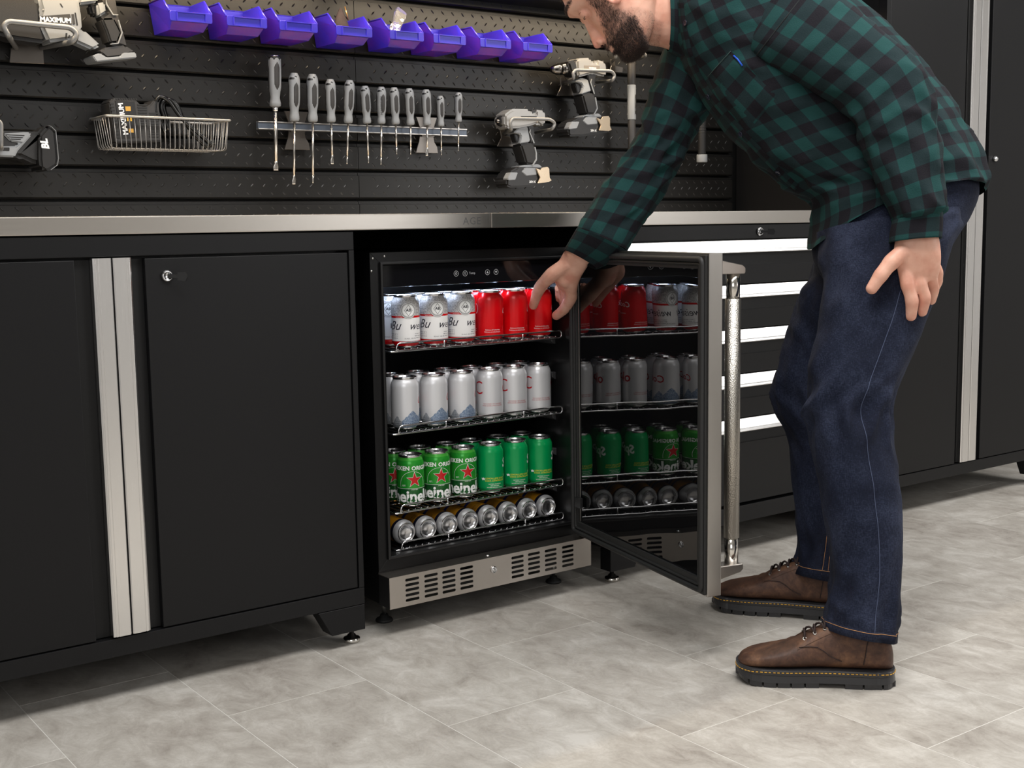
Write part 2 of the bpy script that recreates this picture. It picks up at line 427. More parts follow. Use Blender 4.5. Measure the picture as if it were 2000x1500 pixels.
# drawer cabinet
X0, X1 = 0.722, 1.790
dc = thing('drawer_cabinet', (X0, YF, 0), 'black steel cabinet with five drawers and bright full-width pulls behind the man', 'cabinet')
MB().box((X0, YF+0.030, 0.095), (X1, 0.60, 0.9175)).build('body', BLACK, dc)
fr = MB(); fr.box((X0, YF, 0.880), (X1, YF+0.03, 0.918), 0.0015); fr.box((X0, YF, 0.095), (X1, YF+0.03, 0.141), 0.0015)
fr.box((X0, YF, 0.139), (X0+0.018, YF+0.03, 0.882), 0.001); fr.box((X1-0.018, YF, 0.139), (X1, YF+0.03, 0.882), 0.001)
fr.build('face_frame', BLACK, dc)
tops = [0.8775, 0.756, 0.634, 0.5105, 0.387]; ends = tops[1:]+[0.1465]
for zt, zn in zip(tops, ends):
    xa, xb = X0+0.022, X1-0.022
    d = MB(); d.prism([(YF+0.024, zn+0.003), (YF+0.001, zn+0.003), (YF+0.001, zt-0.068), (YF+0.006, zt-0.069), (YF+0.010, zt-0.034), (YF+0.024, zt-0.034)], 'x', xa, xb, 0.0008)
    d = d.build('drawer', BLACK, dc)
    p = MB(); p.prism([(YF+0.020, zt-0.001), (YF+0.004, zt-0.001), (YF-0.013, zt-0.025), (YF-0.013, zt-0.0262), (YF-0.0145, zt-0.0275), (YF-0.0175, zt-0.0325), (YF-0.016, zt-0.0345), (YF+0.006, zt-0.0345)], 'x', xa, xb, 0.0005)
    p.build('drawer_pull', ALU_H, d)
key_lock(dc, 1.262, YF, 0.899)
for xs, sg in ((X0, -1), (X1, 1)):
    for yy in (YF+0.001, 0.55):
        MB().prism([(xs, 0.0935), (xs-sg*0.115, 0.0935), (xs-sg*0.083, 0.036), (xs, 0.036)], 'y', yy, yy+0.042, 0.001).build('foot', BLACK, dc)
        leveler(dc, xs-sg*0.036, 0.043 if yy < 0.1 else 0.57, 0.037)

# stainless worktops
def worktop(x0, x1, label, letters=False):
    w = thing('worktop', (x0, 0, 0.9205), label, 'worktop')
    MB().box((x0, 0.0, 0.9205), (x1, 0.612, 0.955), 0.0022).build('slab', STEEL, w)
    if letters:
        mb = MB(); text_flat(mb, 'AGE', 0.024, Matrix.Translation((0.306, -0.0003, 0.9375)) @ Matrix.Rotation(math.pi/2, 4, 'X'), spacing=1.15)
        mb.build('lettering', mat('etched_grey', (0.22, 0.215, 0.21, 1), 0.4, 0.9), w)
    return w
worktop(-1.075, 0.3590, 'left stainless steel worktop section over the two-door cabinet, with a faint logo', True)
worktop(0.3606, 1.7945, 'right stainless steel worktop section over the drawer cabinet')
# lamp strips under the wall cabinet
for x0, x1, nm in ((-0.70, 0.34, 'left'), (0.38, 1.45, 'right')):
    L_ = thing('cabinet_lamp', ((x0+x1)/2, 0.45, 1.556), '%s slim warm lamp under the wall cabinet, above the tool wall' % nm, 'lamp')
    MB().box((x0, 0.435, 1.548), (x1, 0.465, 1.5558), 0.001).build('housing', PLASTIC_B, L_)
    ld = bpy.data.lights.new('lamp_light', 'AREA'); ld.shape = 'RECTANGLE'; ld.size = x1-x0-0.02; ld.size_y = 0.02; ld.energy = 4.6*(x1-x0); ld.color = (1.0, 0.80, 0.55)
    lo = bpy.data.objects.new('lamp_light', ld); COL.objects.link(lo); lo.parent = L_; lo.location = (0, 0, -0.010)
# wall cabinet above the slat wall
uc = thing('wall_cabinet', (0.36, 0.63, 1.553), 'black wall cabinet mounted above the slat wall, only its underside edge in view', 'cabinet')
MB().box((-0.72, 0.29, 1.556), (0.36, 0.638, 2.15), 0.002).box((0.362, 0.29, 1.556), (1.790, 0.638, 2.15), 0.002).build('body', BLACK, uc)

# ------------------------------------------------------------------ drinks fridge
FX0, FX1, FYB = 0.062, 0.652, 0.046
fridge = thing('drinks_fridge', (FX0, FYB, 0), 'black under-counter drinks fridge with its glass door swung open', 'fridge')
IX0, IX1, IZ0, IZ1 = 0.092, 0.624, 0.178, 0.846
FBLACK = m_powder('fridge_black', (0.0030, 0.0030, 0.0033, 1), 0.36)
LINER = mat('black_liner', (0.0045, 0.0045, 0.005, 1), 0.34)
bd = MB()
bd.box((FX0, FYB+0.002, 0.072), (FX0+0.026, 0.58, 0.870)); bd.box((FX1-0.024, FYB+0.002, 0.072), (FX1, 0.58, 0.870))
bd.box((FX0+0.026, FYB+0.002, 0.850), (FX1-0.024, 0.58, 0.870)); bd.box((FX0+0.026, FYB+0.002, 0.072), (FX1-0.024, 0.58, 0.172)); bd.box((FX0+0.026, 0.55, 0.172), (FX1-0.024, 0.58, 0.850))
bd.build('body', FBLACK, fridge)
# front face frame with mitred corners, and the inner lip
ff = MB()
o_, i_ = (FX0, 0.145, FX1, 0.871), (FX0+0.024, 0.172, FX1-0.024, 0.849)
for q in ([(o_[0], o_[3]), (o_[2], o_[3]), (i_[2], i_[3]), (i_[0], i_[3])], [(o_[0], o_[1]), (i_[0], i_[1]), (i_[0], i_[3]), (o_[0], o_[3])],
          [(o_[2], o_[1]), (o_[2], o_[3]), (i_[2], i_[3]), (i_[2], i_[1])], [(o_[0], o_[1]), (o_[2], o_[1]), (i_[2], i_[1]), (i_[0], i_[1])]):
    ff.prism(q, 'y', FYB, FYB+0.004, 0.0006)
ff.build('front_frame', FBLACK, fridge)
lp = MB()
for a, b in (((i_[0]-0.001, FYB-0.007, i_[1]), (IX0, FYB+0.30, i_[3])), ((IX1, FYB-0.003, i_[1]), (i_[2]+0.001, FYB+0.30, i_[3])), ((i_[0], FYB-0.003, IZ1-0.003), (i_[2], FYB+0.30, i_[3]+0.001)), ((i_[0], FYB-0.003, i_[1]-0.001), (i_[2], FYB+0.30, IZ0))):
    lp.box(a, b, 0.0018)
lp.build('liner_lip', LINER, fridge)
ln = MB()
ln.box((i_[0], FYB+0.30, i_[1]), (IX0, 0.55, i_[3])); ln.box((IX1, FYB+0.30, i_[1]), (i_[2], 0.55, i_[3])); ln.box((IX0, FYB+0.30, IZ1-0.003), (IX1, 0.55, i_[3])); ln.box((IX0, FYB+0.30, i_[1]), (IX1, 0.55, IZ0)); ln.box((IX0, 0.52, IZ0), (IX1, 0.55, IZ1))
ln.build('liner', LINER, fridge)
for (x, z) in ((0.100, 0.862), (0.066, 0.830), (0.070, 0.858)):
    MB().sphere((x, FYB-0.0002, z), (0.0028, 0.0018, 0.0028), n=10, m=6).build('screw', ZINC, fridge)
# control panel with LED strip
cp = MB().box((IX0, FYB+0.008, 0.792), (IX1, FYB+0.075, IZ1-0.003), 0.002).build('control_panel', GLOSSB, fridge)
PRINT = mat('pale_print', (0.42, 0.42, 0.43, 1), 0.5)
yp = FYB+0.0078
def ring_xz(mb, x, z, r, w, y, n=24):
    vs, fs = [], []
    for k in range(n):
        a = 2*math.pi*k/n
        vs += [(x+r*math.cos(a), y, z+r*math.sin(a)), (x+(r-w)*math.cos(a), y, z+(r-w)*math.sin(a))]
    for k in range(n): l = (k+1) % n; fs.append([2*k, 2*l, 2*l+1, 2*k+1])
    mb.add(vs, fs)
for j, (x, z) in enumerate(((0.296, 0.8165), (0.321, 0.8160), (0.385, 0.8165), (0.410, 0.8165))):
    ic = MB(); ring_xz(ic, x, z, 0.0066, 0.0009, yp)
    if j == 0: ring_xz(ic, x, z, 0.0028, 0.0008, yp); ic.box((x-0.0004, yp-0.00005, z+0.001), (x+0.0004, yp, z+0.0038))
    elif j == 1: ring_xz(ic, x, z+0.0007, 0.0022, 0.0007, yp); ic.box((x-0.0010, yp-0.00005, z-0.0030), (x+0.0010, yp, z-0.0020))
    else:
        s = 1 if j == 2 else -1
        ic.add([(x-0.0032, yp, z-s*0.0022), (x+0.0032, yp, z-s*0.0022), (x, yp, z+s*0.0034)], [(0, 1, 2)])
    ic.build('touch_icon', PRINT, cp)
tx = MB(); text_flat(tx, 'Temp', 0.0075, Matrix.Translation((0.341, yp, 0.8155)) @ Matrix.Rotation(math.pi/2, 4, 'X')); tx.build('lettering', PRINT, cp)
LED = NT('cool_led'); LED.set(color=(0, 0, 0, 1), emit=(0.62, 0.75, 1.0, 1), emit_s=42.0)
MB().box((IX0+0.03, FYB+0.0755, 0.7925), (IX1-0.03, FYB+0.083, 0.797)).build('led_strip', LED.m, cp)
MB().box((IX0+0.002, FYB+0.083, 0.796), (IX1-0.002, FYB+0.30, 0.803)).build('light_cover', LINER, cp)
# side rails
SHZ = [0.645, 0.454, 0.2685, 0.181]
for z in (0.636, 0.546, 0.442, 0.350, 0.255):
    for x, s in ((IX1, -1), (IX0, 1)):
        MB().prism([(x, z+0.010), (x+s*0.013, z+0.010), (x+s*0.011, z-0.004), (x, z-0.010)], 'y', 0.10, 0.30, 0.001).build('shelf_support', PLASTIC_G if False else mat('dark_grey_plastic', (0.03, 0.03, 0.032, 1), 0.4), fridge)

def plate_with_holes(outer, holes, y0, y1):
    bm = bmesh.new(); ed = []
    for loop in [outer]+holes:
        vs = [bm.verts.new((p[0], y0, p[1])) for p in loop]
        ed += [bm.edges.new((vs[i], vs[(i+1) % len(vs)])) for i in range(len(vs))]
    bmesh.ops.triangle_fill(bm, edges=ed, use_beauty=True, use_dissolve=False)
    for f in list(bm.faces):
        c = f.calc_center_median()
        for h in holes:
            xs = [p[0] for p in h]; zs = [p[1] for p in h]
            if min(xs)+1e-5 < c.x < max(xs)-1e-5 and min(zs)+1e-5 < c.z < max(zs)-1e-5:
                inside = False; n = len(h); j = n-1
                for i in range(n):
                    if (h[i][1] > c.z) != (h[j][1] > c.z) and c.x < (h[j][0]-h[i][0])*(c.z-h[i][1])/(h[j][1]-h[i][1])+h[i][0]: inside = not inside
                    j = i
                if inside: bm.faces.remove(f); break
    r = bmesh.ops.extrude_face_region(bm, geom=bm.faces[:])
    for v in [e for e in r['geom'] if isinstance(e, bmesh.types.BMVert)]: v.co.y = y1
    bmesh.ops.recalc_face_normals(bm, faces=bm.faces)
    return bm
KZ0, KZ1 = 0.0685, 0.1415
slots = []
for c in (0.122, 0.173, 0.222, 0.272, 0.421, 0.471, 0.523, 0.577):
    for r in range(5):
        z = 0.0805 + 0.0118*r + 0.0015; slots.append(rrect(c-0.0185, z-0.0033, c+0.0185, z+0.0033, 0.00325, 3))
bm = plate_with_holes([(FX0, KZ0), (FX1, KZ0), (FX1, KZ1), (FX0, KZ1)], slots, 0.0, 0.0018)
kg = MB(); kg.addbm(bm); bm.free(); kg.box((FX0, 0.0018, KZ1-0.0018), (FX1, FYB+0.004, KZ1), 0.0)
kick = kg.build('grille', STEEL_K, fridge)
MB().box((FX0, 0.0019, KZ0+0.001), (FX0+0.002, FYB+0.004, KZ1-0.002)).box((FX1-0.002, 0.0019, KZ0+0.001), (FX1, FYB+0.004, KZ1-0.002)).box((FX0+0.002, 0.034, KZ0+0.012), (FX1-0.002, FYB, KZ1-0.002)).build('grille_side', PLASTIC_B, kick)
MB().lathe([(0, 0), (0.0085, 0), (0.0085, 0.003), (0.007, 0.0045), (0.0062, 0.0045), (0.0055, 0.003), (0.0035, 0.003), (0.003, 0.0045), (0, 0.0045)], 22, Matrix.Translation((0.3495, 0.0, 0.111)) @ Matrix.Rotation(math.pi/2, 4, 'X')).build('lock', CHROME, kick)
MB().sphere((0.348, 0.022, KZ1+0.0005), (0.006, 0.006, 0.0025), n=12, m=6).build('screw', CHROME, kick)
for (x, y) in ((0.118, 0.125), (0.628, 0.125), (0.118, 0.50), (0.628, 0.50)):
    ft = MB().lathe([(0, 0), (0.020, 0), (0.021, 0.003), (0.019, 0.007), (0.011, 0.011), (0.009, 0.017), (0, 0.017)], 20, Matrix.Translation((x, y, 0))).build('foot', RUBBER, fridge)
    MB().cyl((x, y, 0.016), (x, y, 0.073), 0.0045, 12).build('foot_stem', ZINC, ft)

# door, hinged at its right edge and swung out 78 degrees
HN = Vector((0.622, 0.030, 0)); DD = Vector((-0.2130, -0.9770, 0)).normalized(); DN = Vector((-DD.y, DD.x, 0))
DW, DZ0, DZ1, DT = 0.616, 0.150, 0.864, 0.033
DM = Matrix(((DD.x, DN.x, 0, HN.x), (DD.y, DN.y, 0, HN.y), (0, 0, 1, 0), (0, 0, 0, 1)))   # local: x along the door, y outwards through its front, z up
def DL(mb): return mb.xf(DM)
fw = 0.036
door = MB()
door.box((DW-fw, 0, DZ0), (DW, DT, DZ1), 0.0012); door.box((0, 0, DZ0), (fw, DT, DZ1), 0.0012)
door.box((fw, 0.002, DZ1-fw), (DW-fw, DT, DZ1), 0.0008); door.box((fw, 0.002, DZ0), (DW-fw, DT, DZ0+fw), 0.0008)
door = DL(door).build('door', STEEL_D, fridge)
# inner liner frame and magnetic gasket (black) on the inside face (y < 0)
il = MB(); w1 = 0.028; q = 0.004
il.box((q, -0.006, DZ0+q), (q+w1, 0.0005, DZ1-q), 0.0015); il.box((DW-q-w1, -0.006, DZ0+q), (DW-q, 0.0005, DZ1-q), 0.0015)
il.box((q+w1, -0.006, DZ1-q-w1), (DW-q-w1, 0.0005, DZ1-q), 0.0015); il.box((q+w1, -0.006, DZ0+q), (DW-q-w1, 0.0005, DZ0+q+w1+0.006), 0.0015)
DL(il).build('inner_frame', RUBBER, door)
g = 0.012
gk = MB().tube(round_path([(g, -0.008, DZ0+g), (DW-g, -0.008, DZ0+g), (DW-g, -0.008, DZ1-g), (g, -0.008, DZ1-g)], 0.012, 5, True), 0.0062, 8, True)
g = 0.022
gk.tube(round_path([(g, -0.006, DZ0+g), (DW-g, -0.006, DZ0+g), (DW-g, -0.006, DZ1-g), (g, -0.006, DZ1-g)], 0.008, 5, True), 0.0034, 8, True)
DL(gk).build('gasket', RUBBER, door)
t = NT('dark_low_emission_glass'); c = t.coord(); t.set(color=(0.004, 0.004, 0.0045, 1), rough=0.012, ior=1.75)
t.bump(t.noise(c, 6.5, 1, 0.4), 0.10, 0.010)
gl = MB().box((q+w1-0.002, 0.0008, DZ0+w1), (DW-q-w1+0.002, 0.006, DZ1-w1))
DL(gl).build('glass_pane', t.m, door)
MB().box((0.030, -0.012, 0.226), (0.058, -0.004, 0.252), 0.001).xf(DM).build('hinge_catch', PLASTIC_B, door)
hx, hy = DW-0.034, 0.081
hb = MB(); hb.tube([(hx, hy, 0.262), (hx, hy, 0.768)], 0.0165, 24)
t = NT('knurled_steel'); c = t.coord(); vz = t.mapping(c, (1, 1, 1))
wv = t.node('ShaderNodeTexVoronoi'); t.l.new(vz, wv.inputs['Vector']); wv.inputs['Scale'].default_value = 480
t.set(color=(0.55, 0.52, 0.47, 1), metal=1.0, rough=0.34); t.bump(wv.outputs[0], 0.5, 0.0012)
hd = DL(hb).build('handle', t.m, door)
for za, zb in ((0.206, 0.264), (0.766, 0.820)): DL(MB().tube([(hx, hy, za), (hx, hy, zb)], 0.0145, 24)).build('handle_collar', NICKEL, door)
for zc, s in ((0.206, -1), (0.820, 1)):
    hk = MB(); hk.prism([(DT, zc+s*0.030), (DT, zc), (hy+0.017, zc), (hy+0.019, zc+s*0.003), (hy+0.019, zc+s*0.012), (hy+0.012, zc+s*0.018)], 'x', hx-0.0175, hx+0.0175, 0.0012)
    DL(hk).build('handle_bracket', STEEL_K, door)

# ------------------------------------------------------------------ wire shelves
WIRE = mat('chrome_wire', (0.66, 0.66, 0.67, 1), 0.12, 1.0)
SHN = ['topmost', 'second', 'third', 'lowest']
def wire_shelf(z, k):
    x0, x1, y0, y1 = 0.135, 0.618, 0.068, 0.47
    s = thing('wire_shelf', (x0, y0, z), '%s chrome wire shelf inside the open fridge' % SHN[k], 'shelf', 'chrome wire fridge shelves')
    MB().tube(round_path([(x0, y0, z), (x1, y0, z), (x1, y0, z+0.018), (x0+0.006, y0, z+0.018)], 0.008, 5, True), 0.0021, 8, True).build('front_rail', WIRE, s)
    MB().tube(round_path([(x0-0.012, y0+0.004, z-0.001), (x1, y0+0.004, z-0.001), (x1, y1, z-0.001), (x0-0.012, y1, z-0.001)], 0.01, 4, True), 0.0022, 8, True).build('frame', WIRE, s)
    for x in (0.268, 0.497): MB().cyl((x, y0, z), (x, y0, z+0.018), 0.0018, 8).build('upright', WIRE, s)
    w = MB(); n = 28
    for i in range(1, n):
        x = x0-0.010+(x1-x0+0.010)*i/n
        w.tube([(x, y0+0.001, z+0.0045), (x, y0+0.004, z+0.0018), (x, y1, z+0.0018)], 0.0012, 5)
    for y in (0.16, 0.30, 0.42): w.cyl((x0-0.010, y, z-0.0005), (x1, y, z-0.0005), 0.0014, 6)
    tag(w.build('cross_wires', WIRE, s), kind='stuff'); return s
for k, z in enumerate(SHZ): wire_shelf(z, k)
SURF = 0.0032

# ------------------------------------------------------------------ cans
CH, CR = 0.122, 0.0330
TH0 = math.radians(-124.0)               # side turned to the photographer
TIN = mat('can_aluminium', (0.72, 0.72, 0.73, 1), 0.20, 1.0)
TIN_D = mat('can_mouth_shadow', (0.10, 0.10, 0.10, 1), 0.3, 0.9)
def can_body(n=48, h=CH, r=CR):
    prof = [(r*0.80, 0.0035), (r*0.86, 0.0055), (r*0.94, 0.0085), (r*0.985, 0.0115), (r, 0.0155), (r, 0.05), (r, h*0.80), (r*0.992, h*0.835), (r*0.965, h*0.87), (r*0.92, h*0.902), (r*0.87, h*0.929), (r*0.84, h*0.945), (r*0.832, h*0.957)]
    rings, uvs = [], []
    for rr, z in prof:
        rings.append([(rr*math.cos(TH0+math.pi+2*math.pi*k/n), rr*math.sin(TH0+math.pi+2*math.pi*k/n), z) for k in range(n)])
        uvs.append([(k/n, z/h) for k in range(n+1)])
    return MB().loft(rings, False, True, uvs)
def can_metal(h=CH, r=CR):
    lid = MB().lathe([(r*0.832, h*0.957), (r*0.845, h*0.967), (r*0.862, h*0.985), (r*0.860, h*0.996), (r*0.835, h), (r*0.810, h*0.992), (r*0.790, h*0.965), (r*0.760, h*0.958), (r*0.72, h*0.966), (0, h*0.967)], 40, caps=False)
    bot = MB().lathe([(r*0.80, 0.0035), (r*0.775, 0.001), (r*0.755, 0.0), (r*0.725, 0.0012), (r*0.68, 0.006), (r*0.50, 0.0092), (r*0.25, 0.0108), (0, 0.0112)], 40, caps=False)
    tb = MB(); z = h*0.971
    tb.prism(rrect(-0.0075, -0.003, 0.0075, 0.017, 0.006, 5), 'z', z, z+0.0012, 0.0003)
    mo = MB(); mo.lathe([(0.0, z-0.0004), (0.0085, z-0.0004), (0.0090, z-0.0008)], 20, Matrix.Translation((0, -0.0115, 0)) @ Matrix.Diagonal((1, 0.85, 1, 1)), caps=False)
    return lid, bot, tb, mo
def wrap(mb, bm, th, zc, r, off=0.00018, step=0.0022, rot=0.0):
    if rot: bmesh.ops.rotate(bm, verts=bm.verts, cent=(0, 0, 0), matrix=Matrix.Rotation(rot, 3, 'Z'))
    slice_bm(bm, step)
    bm.verts.ensure_lookup_table(); bm.verts.index_update()
    R = lambda z: r*float(np.interp(z/CH, [0, .07, .094, .127, .80, .835, .87, .902, .929, .945], [.85, .94, .985, 1, 1, .992, .965, .92, .87, .84]))+off
    mb.add([(R(zc+v.co.y)*math.cos(th+v.co.x/r), R(zc+v.co.y)*math.sin(th+v.co.x/r), zc+v.co.y) for v in bm.verts], [[v.index for v in f.verts] for f in bm.faces])
    bm.free(); return mb
def poly_bm(pts):
    bm = bmesh.new(); bm.faces.new([bm.verts.new((x, y, 0)) for x, y in pts]); bmesh.ops.triangulate(bm, faces=bm.faces[:]); return bm
def ring_bm(r0, r1, n=40):
    bm = bmesh.new(); A = [bm.verts.new((r0*math.cos(2*math.pi*k/n), r0*math.sin(2*math.pi*k/n), 0)) for k in range(n)]
    Bv = [bm.verts.new((r1*math.cos(2*math.pi*k/n), r1*math.sin(2*math.pi*k/n), 0)) for k in range(n)]
    for k in range(n): l = (k+1) % n; bm.faces.new([A[k], A[l], Bv[l], Bv[k]])
    return bm
def deg(a): return TH0+math.radians(a)
def bands(name, stops, rough=0.28, metal=0.45, extra=None):
    """can print made of flat bands over the height"""
    t = NT(name); uv = t.coord('UV'); sp = t.node('ShaderNodeSeparateXYZ'); t.l.new(uv, sp.inputs[0]); u, v = sp.outputs[0], sp.outputs[1]
    n = t.node('ShaderNodeValToRGB'); t.l.new(v, n.inputs[0]); n.color_ramp.interpolation = 'CONSTANT'; e = n.color_ramp.elements
    while len(e) < len(stops): e.new(0.5)
    for q, (p, c) in zip(e, stops): q.position = p; q.color = c
    col = n.outputs[0]
    if extra: col = extra(t, u, v, uv, col)
    t.set(color=col, rough=rough, metal=metal); return t.m
WHITE = srgb(236, 234, 232); RED = srgb(200, 8, 16)
def ex_beer(t, u, v, uv, col):
    # engraved grey scrollwork above the red band
    n = t.noise(t.mapping(uv, (26, 9, 1)), 3.0, 3, 0.6, dist=1.5)
    w = t.math('FRACT', t.math('MULTIPLY', t.math('ADD', v, t.math('MULTIPLY', n, 0.05)), 34.0))
    line = t.math('GREATER_THAN', w, 0.55); up = t.math('GREATER_THAN', v, 0.605); sh = t.math('GREATER_THAN', n, 0.50)
    g = t.mix(t.math('MULTIPLY', sh, 0.75), srgb(196, 194, 192), srgb(96, 94, 96)); g = t.mix(t.math('MULTIPLY', line, 0.55), g, srgb(226, 224, 222))
    col = t.mix(up, col, g)
    # rows of tiny print on the white panel, left and right of the plain middle
    rows = t.math('GREATER_THAN', t.math('FRACT', t.math('MULTIPLY', v, 26.0)), 0.55)
    gl = t.math('GREATER_THAN', t.noise(t.mapping(uv, (190, 26, 1)), 1.0, 1), 0.5)
    zone = t.math('MULTIPLY', t.math('GREATER_THAN', v, 0.17), t.math('LESS_THAN', v, 0.29)); side = t.math('GREATER_THAN', t.math('ABSOLUTE', t.math('SUBTRACT', u, 0.515)), 0.10)
    k = t.math('MULTIPLY', t.math('MULTIPLY', rows, gl), t.math('MULTIPLY', zone, side))
    return t.mix(t.math('MULTIPLY', k, 0.75), col, srgb(70, 70, 78))
M_BEER = bands('white_beer_print', [(0, RED), (0.125, srgb(190, 190, 190)), (0.132, WHITE), (0.565, RED), (0.605, WHITE)], extra=ex_beer, metal=0.05, rough=0.25)
M_RED = bands('red_print', [(0, srgb(216, 8, 18))], metal=0.10, rough=0.22)
def ex_mount(t, u, v, uv, col):
    nz = t.noise(t.mapping(uv, (30, 10, 1)), 2.0, 5, 0.7)
    def pk(c, h, s): return t.math('SUBTRACT', h, t.math('MULTIPLY', t.math('ABSOLUTE', t.math('SUBTRACT', u, c)), s))
    hgt = t.math('MAXIMUM', t.math('MAXIMUM', pk(0.60, 0.36, 1.5), pk(0.41, 0.27, 2.3)), t.math('MAXIMUM', pk(0.74, 0.31, 1.8), 0.12))
    hgt = t.math('ADD', hgt, t.math('MULTIPLY_ADD', nz, 0.10, -0.05))
    ms = t.math('LESS_THAN', v, hgt); big = t.math('GREATER_THAN', u, 0.47)
    c2 = t.ramp(t.noise(t.mapping(uv, (70, 22, 1)), 1.6, 6, 0.75, dist=1.0), [(0.36, srgb(62, 88, 124)), (0.52, srgb(132, 152, 178)), (0.64, srgb(206, 212, 220))])
    c3 = t.ramp(t.noise(t.mapping(uv, (80, 18, 1)), 1.6, 6, 0.75, dist=2.0), [(0.40, srgb(96, 100, 108)), (0.55, srgb(178, 182, 188))])
    col = t.mix(ms, col, t.mix(big, c3, c2))
    dots = t.math('MULTIPLY', t.math('GREATER_THAN', t.noise(t.mapping(uv, (240, 40, 1)), 1.0, 1), 0.52), t.math('GREATER_THAN', t.math('FRACT', t.math('MULTIPLY', v, 24.0)), 0.6))
    dots = t.math('MULTIPLY', dots, t.math('MULTIPLY', t.math('LESS_THAN', v, 0.16), t.math('GREATER_THAN', v, 0.07)))
    return t.mix(t.math('MULTIPLY', dots, 0.8), col, srgb(40, 46, 60))
SILVER = srgb(218, 218, 220)
M_MOUNT = bands('silver_mountain_print', [(0, SILVER)], extra=ex_mount, metal=0.35, rough=0.33)
M_DIET = bands('silver_print', [(0, SILVER)], metal=0.35, rough=0.30)
def ex_star(t, u, v, uv, col):
    n = t.noise(t.mapping(uv, (8, 2, 1)), 2.0, 4, 0.6)
    return t.mix(t.math('MULTIPLY', t.math('SUBTRACT', n, 0.45, clamp=True), 0.7), col, srgb(90, 190, 60))
M_STAR = bands('green_star_print', [(0, srgb(18, 84, 34)), (0.07, srgb(20, 78, 38)), (0.355, srgb(190, 205, 190)), (0.365, srgb(34, 142, 44)), (0.90, srgb(66, 160, 58))], extra=ex_star, metal=0.25, rough=0.24)
M_LIME = bands('green_print', [(0, srgb(0, 150, 80))], metal=0.12, rough=0.24)
M_GOLD = bands('gold_can_print', [(0, srgb(196, 196, 198)), (0.125, srgb(20, 22, 40)), (0.20, srgb(170, 118, 24)), (0.52, srgb(24, 40, 104)), (0.60, srgb(196, 140, 30)), (0.72, srgb(24, 40, 104)), (0.80, srgb(150, 150, 155))], metal=0.5, rough=0.3)
INK = {k: mat('ink_'+k, c, 0.3, m) for k, c, m in (('black', srgb(18, 18, 34), 0), ('white', srgb(238, 238, 236), 0), ('red', srgb(186, 20, 34), 0.2), ('yellow', srgb(226, 214, 30), 0), ('grey', srgb(150, 148, 148), 0.2), ('darkgrey', srgb(74, 72, 76), 0), ('star', srgb(190, 22, 26), 0.1), ('bluegrey', srgb(92, 110, 140), 0.1))}
def T(s, size, **k): return text_bm(s, size, **k)
def small_print(mb, lines, th, z, size, gap, r=CR):
    for i, s in enumerate(lines): wrap(mb, T(s, size), th, z-gap*i, r)
def make_can(name, body_mat, prints, h=CH, r=CR):
    root = bpy.data.objects.new(name, None); COL.objects.link(root); root.empty_display_size = 0.02
    can_body(48, h, r).build('body', body_mat, root)
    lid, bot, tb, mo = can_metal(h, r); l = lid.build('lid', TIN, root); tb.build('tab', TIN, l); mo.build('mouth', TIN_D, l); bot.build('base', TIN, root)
    for nm, ink, mb in prints: mb.build(nm, INK[ink], root)
    return root
def star_pts(r, ri): return [((r if i % 2 == 0 else ri)*math.sin(math.pi*i/5), (r if i % 2 == 0 else ri)*math.cos(math.pi*i/5)) for i in range(10)]
def tx(s, size, th, z, rot=0.0, off=0.00018, r=CR, step=0.0022, **k): return wrap(MB(), T(s, size, **k), th, z, r, off, step, rot)
def lines(ls, th, z, size, gap, r=CR):
    mb = MB(); small_print(mb, ls, th, z, size, gap, r); return mb
def dense(bm, cuts=1):
    for _ in range(cuts): bmesh.ops.subdivide_edges(bm, edges=bm.edges[:], cuts=1, use_grid_fill=True)
    bmesh.ops.triangulate(bm, faces=bm.faces[:]); return bm
# white beer can
MT, MZ = deg(16), 0.0865
def disc(r, n=44):
    bm = bmesh.new(); c = bm.verts.new((0, 0, 0)); prev = None
    for q in (0.25, 0.5, 0.75, 1.0):
        ring = [bm.verts.new((r*q*math.cos(2*math.pi*k/n), r*q*math.sin(2*math.pi*k/n), 0)) for k in range(n)]
        for k in range(n):
            l = (k+1) % n
            bm.faces.new([ring[k], ring[l], c] if prev is None else [prev[k], prev[l], ring[l], ring[k]])
        prev = ring
    return bm
p2 = wrap(MB(), disc(0.0192), MT, MZ, CR, 0.0003)
p3 = MB()
for r0, r1 in ((0.0192, 0.0182), (0.0170, 0.0152), (0.0146, 0.0140)): wrap(p3, ring_bm(r0, r1), MT, MZ, CR, 0.0005)
dm = bmesh.new(); q = [(0, .0136), (.0098, 0), (0, -.0136), (-.0098, 0)]; q2 = [(x*.84, y*.84) for x, y in q]
A_ = [dm.verts.new((x, y, 0)) for x, y in q]; B_ = [dm.verts.new((x, y, 0)) for x, y in q2]
for k in range(4): dm.faces.new([A_[k], A_[(k+1) % 4], B_[(k+1) % 4], B_[k]])
wrap(p3, dense(dm, 2), MT, MZ, CR, 0.0006)
C_BEER = make_can('beer_can', M_BEER, [('lettering', 'black', tx('Bu', 0.030, deg(-42), 0.0520, shear=0.45, bold=0.0)), ('lettering', 'black', tx('weiser', 0.026, deg(84), 0.0500, shear=0.45, bold=0.0)),
    ('lettering', 'black', tx('AB', 0.0095, MT, MZ+0.001, off=0.0008, bold=0.0002)), ('lettering', 'black', lines(['5% ALC. 355 ML'], deg(22), 0.0215, 0.0040, 0.004)), ('medallion', 'white', p2), ('medallion_ring', 'grey', p3),
    ('band_lettering', 'white', lines(['TRADE MARK'], deg(-24), 0.0712, 0.0030, 0.004))])
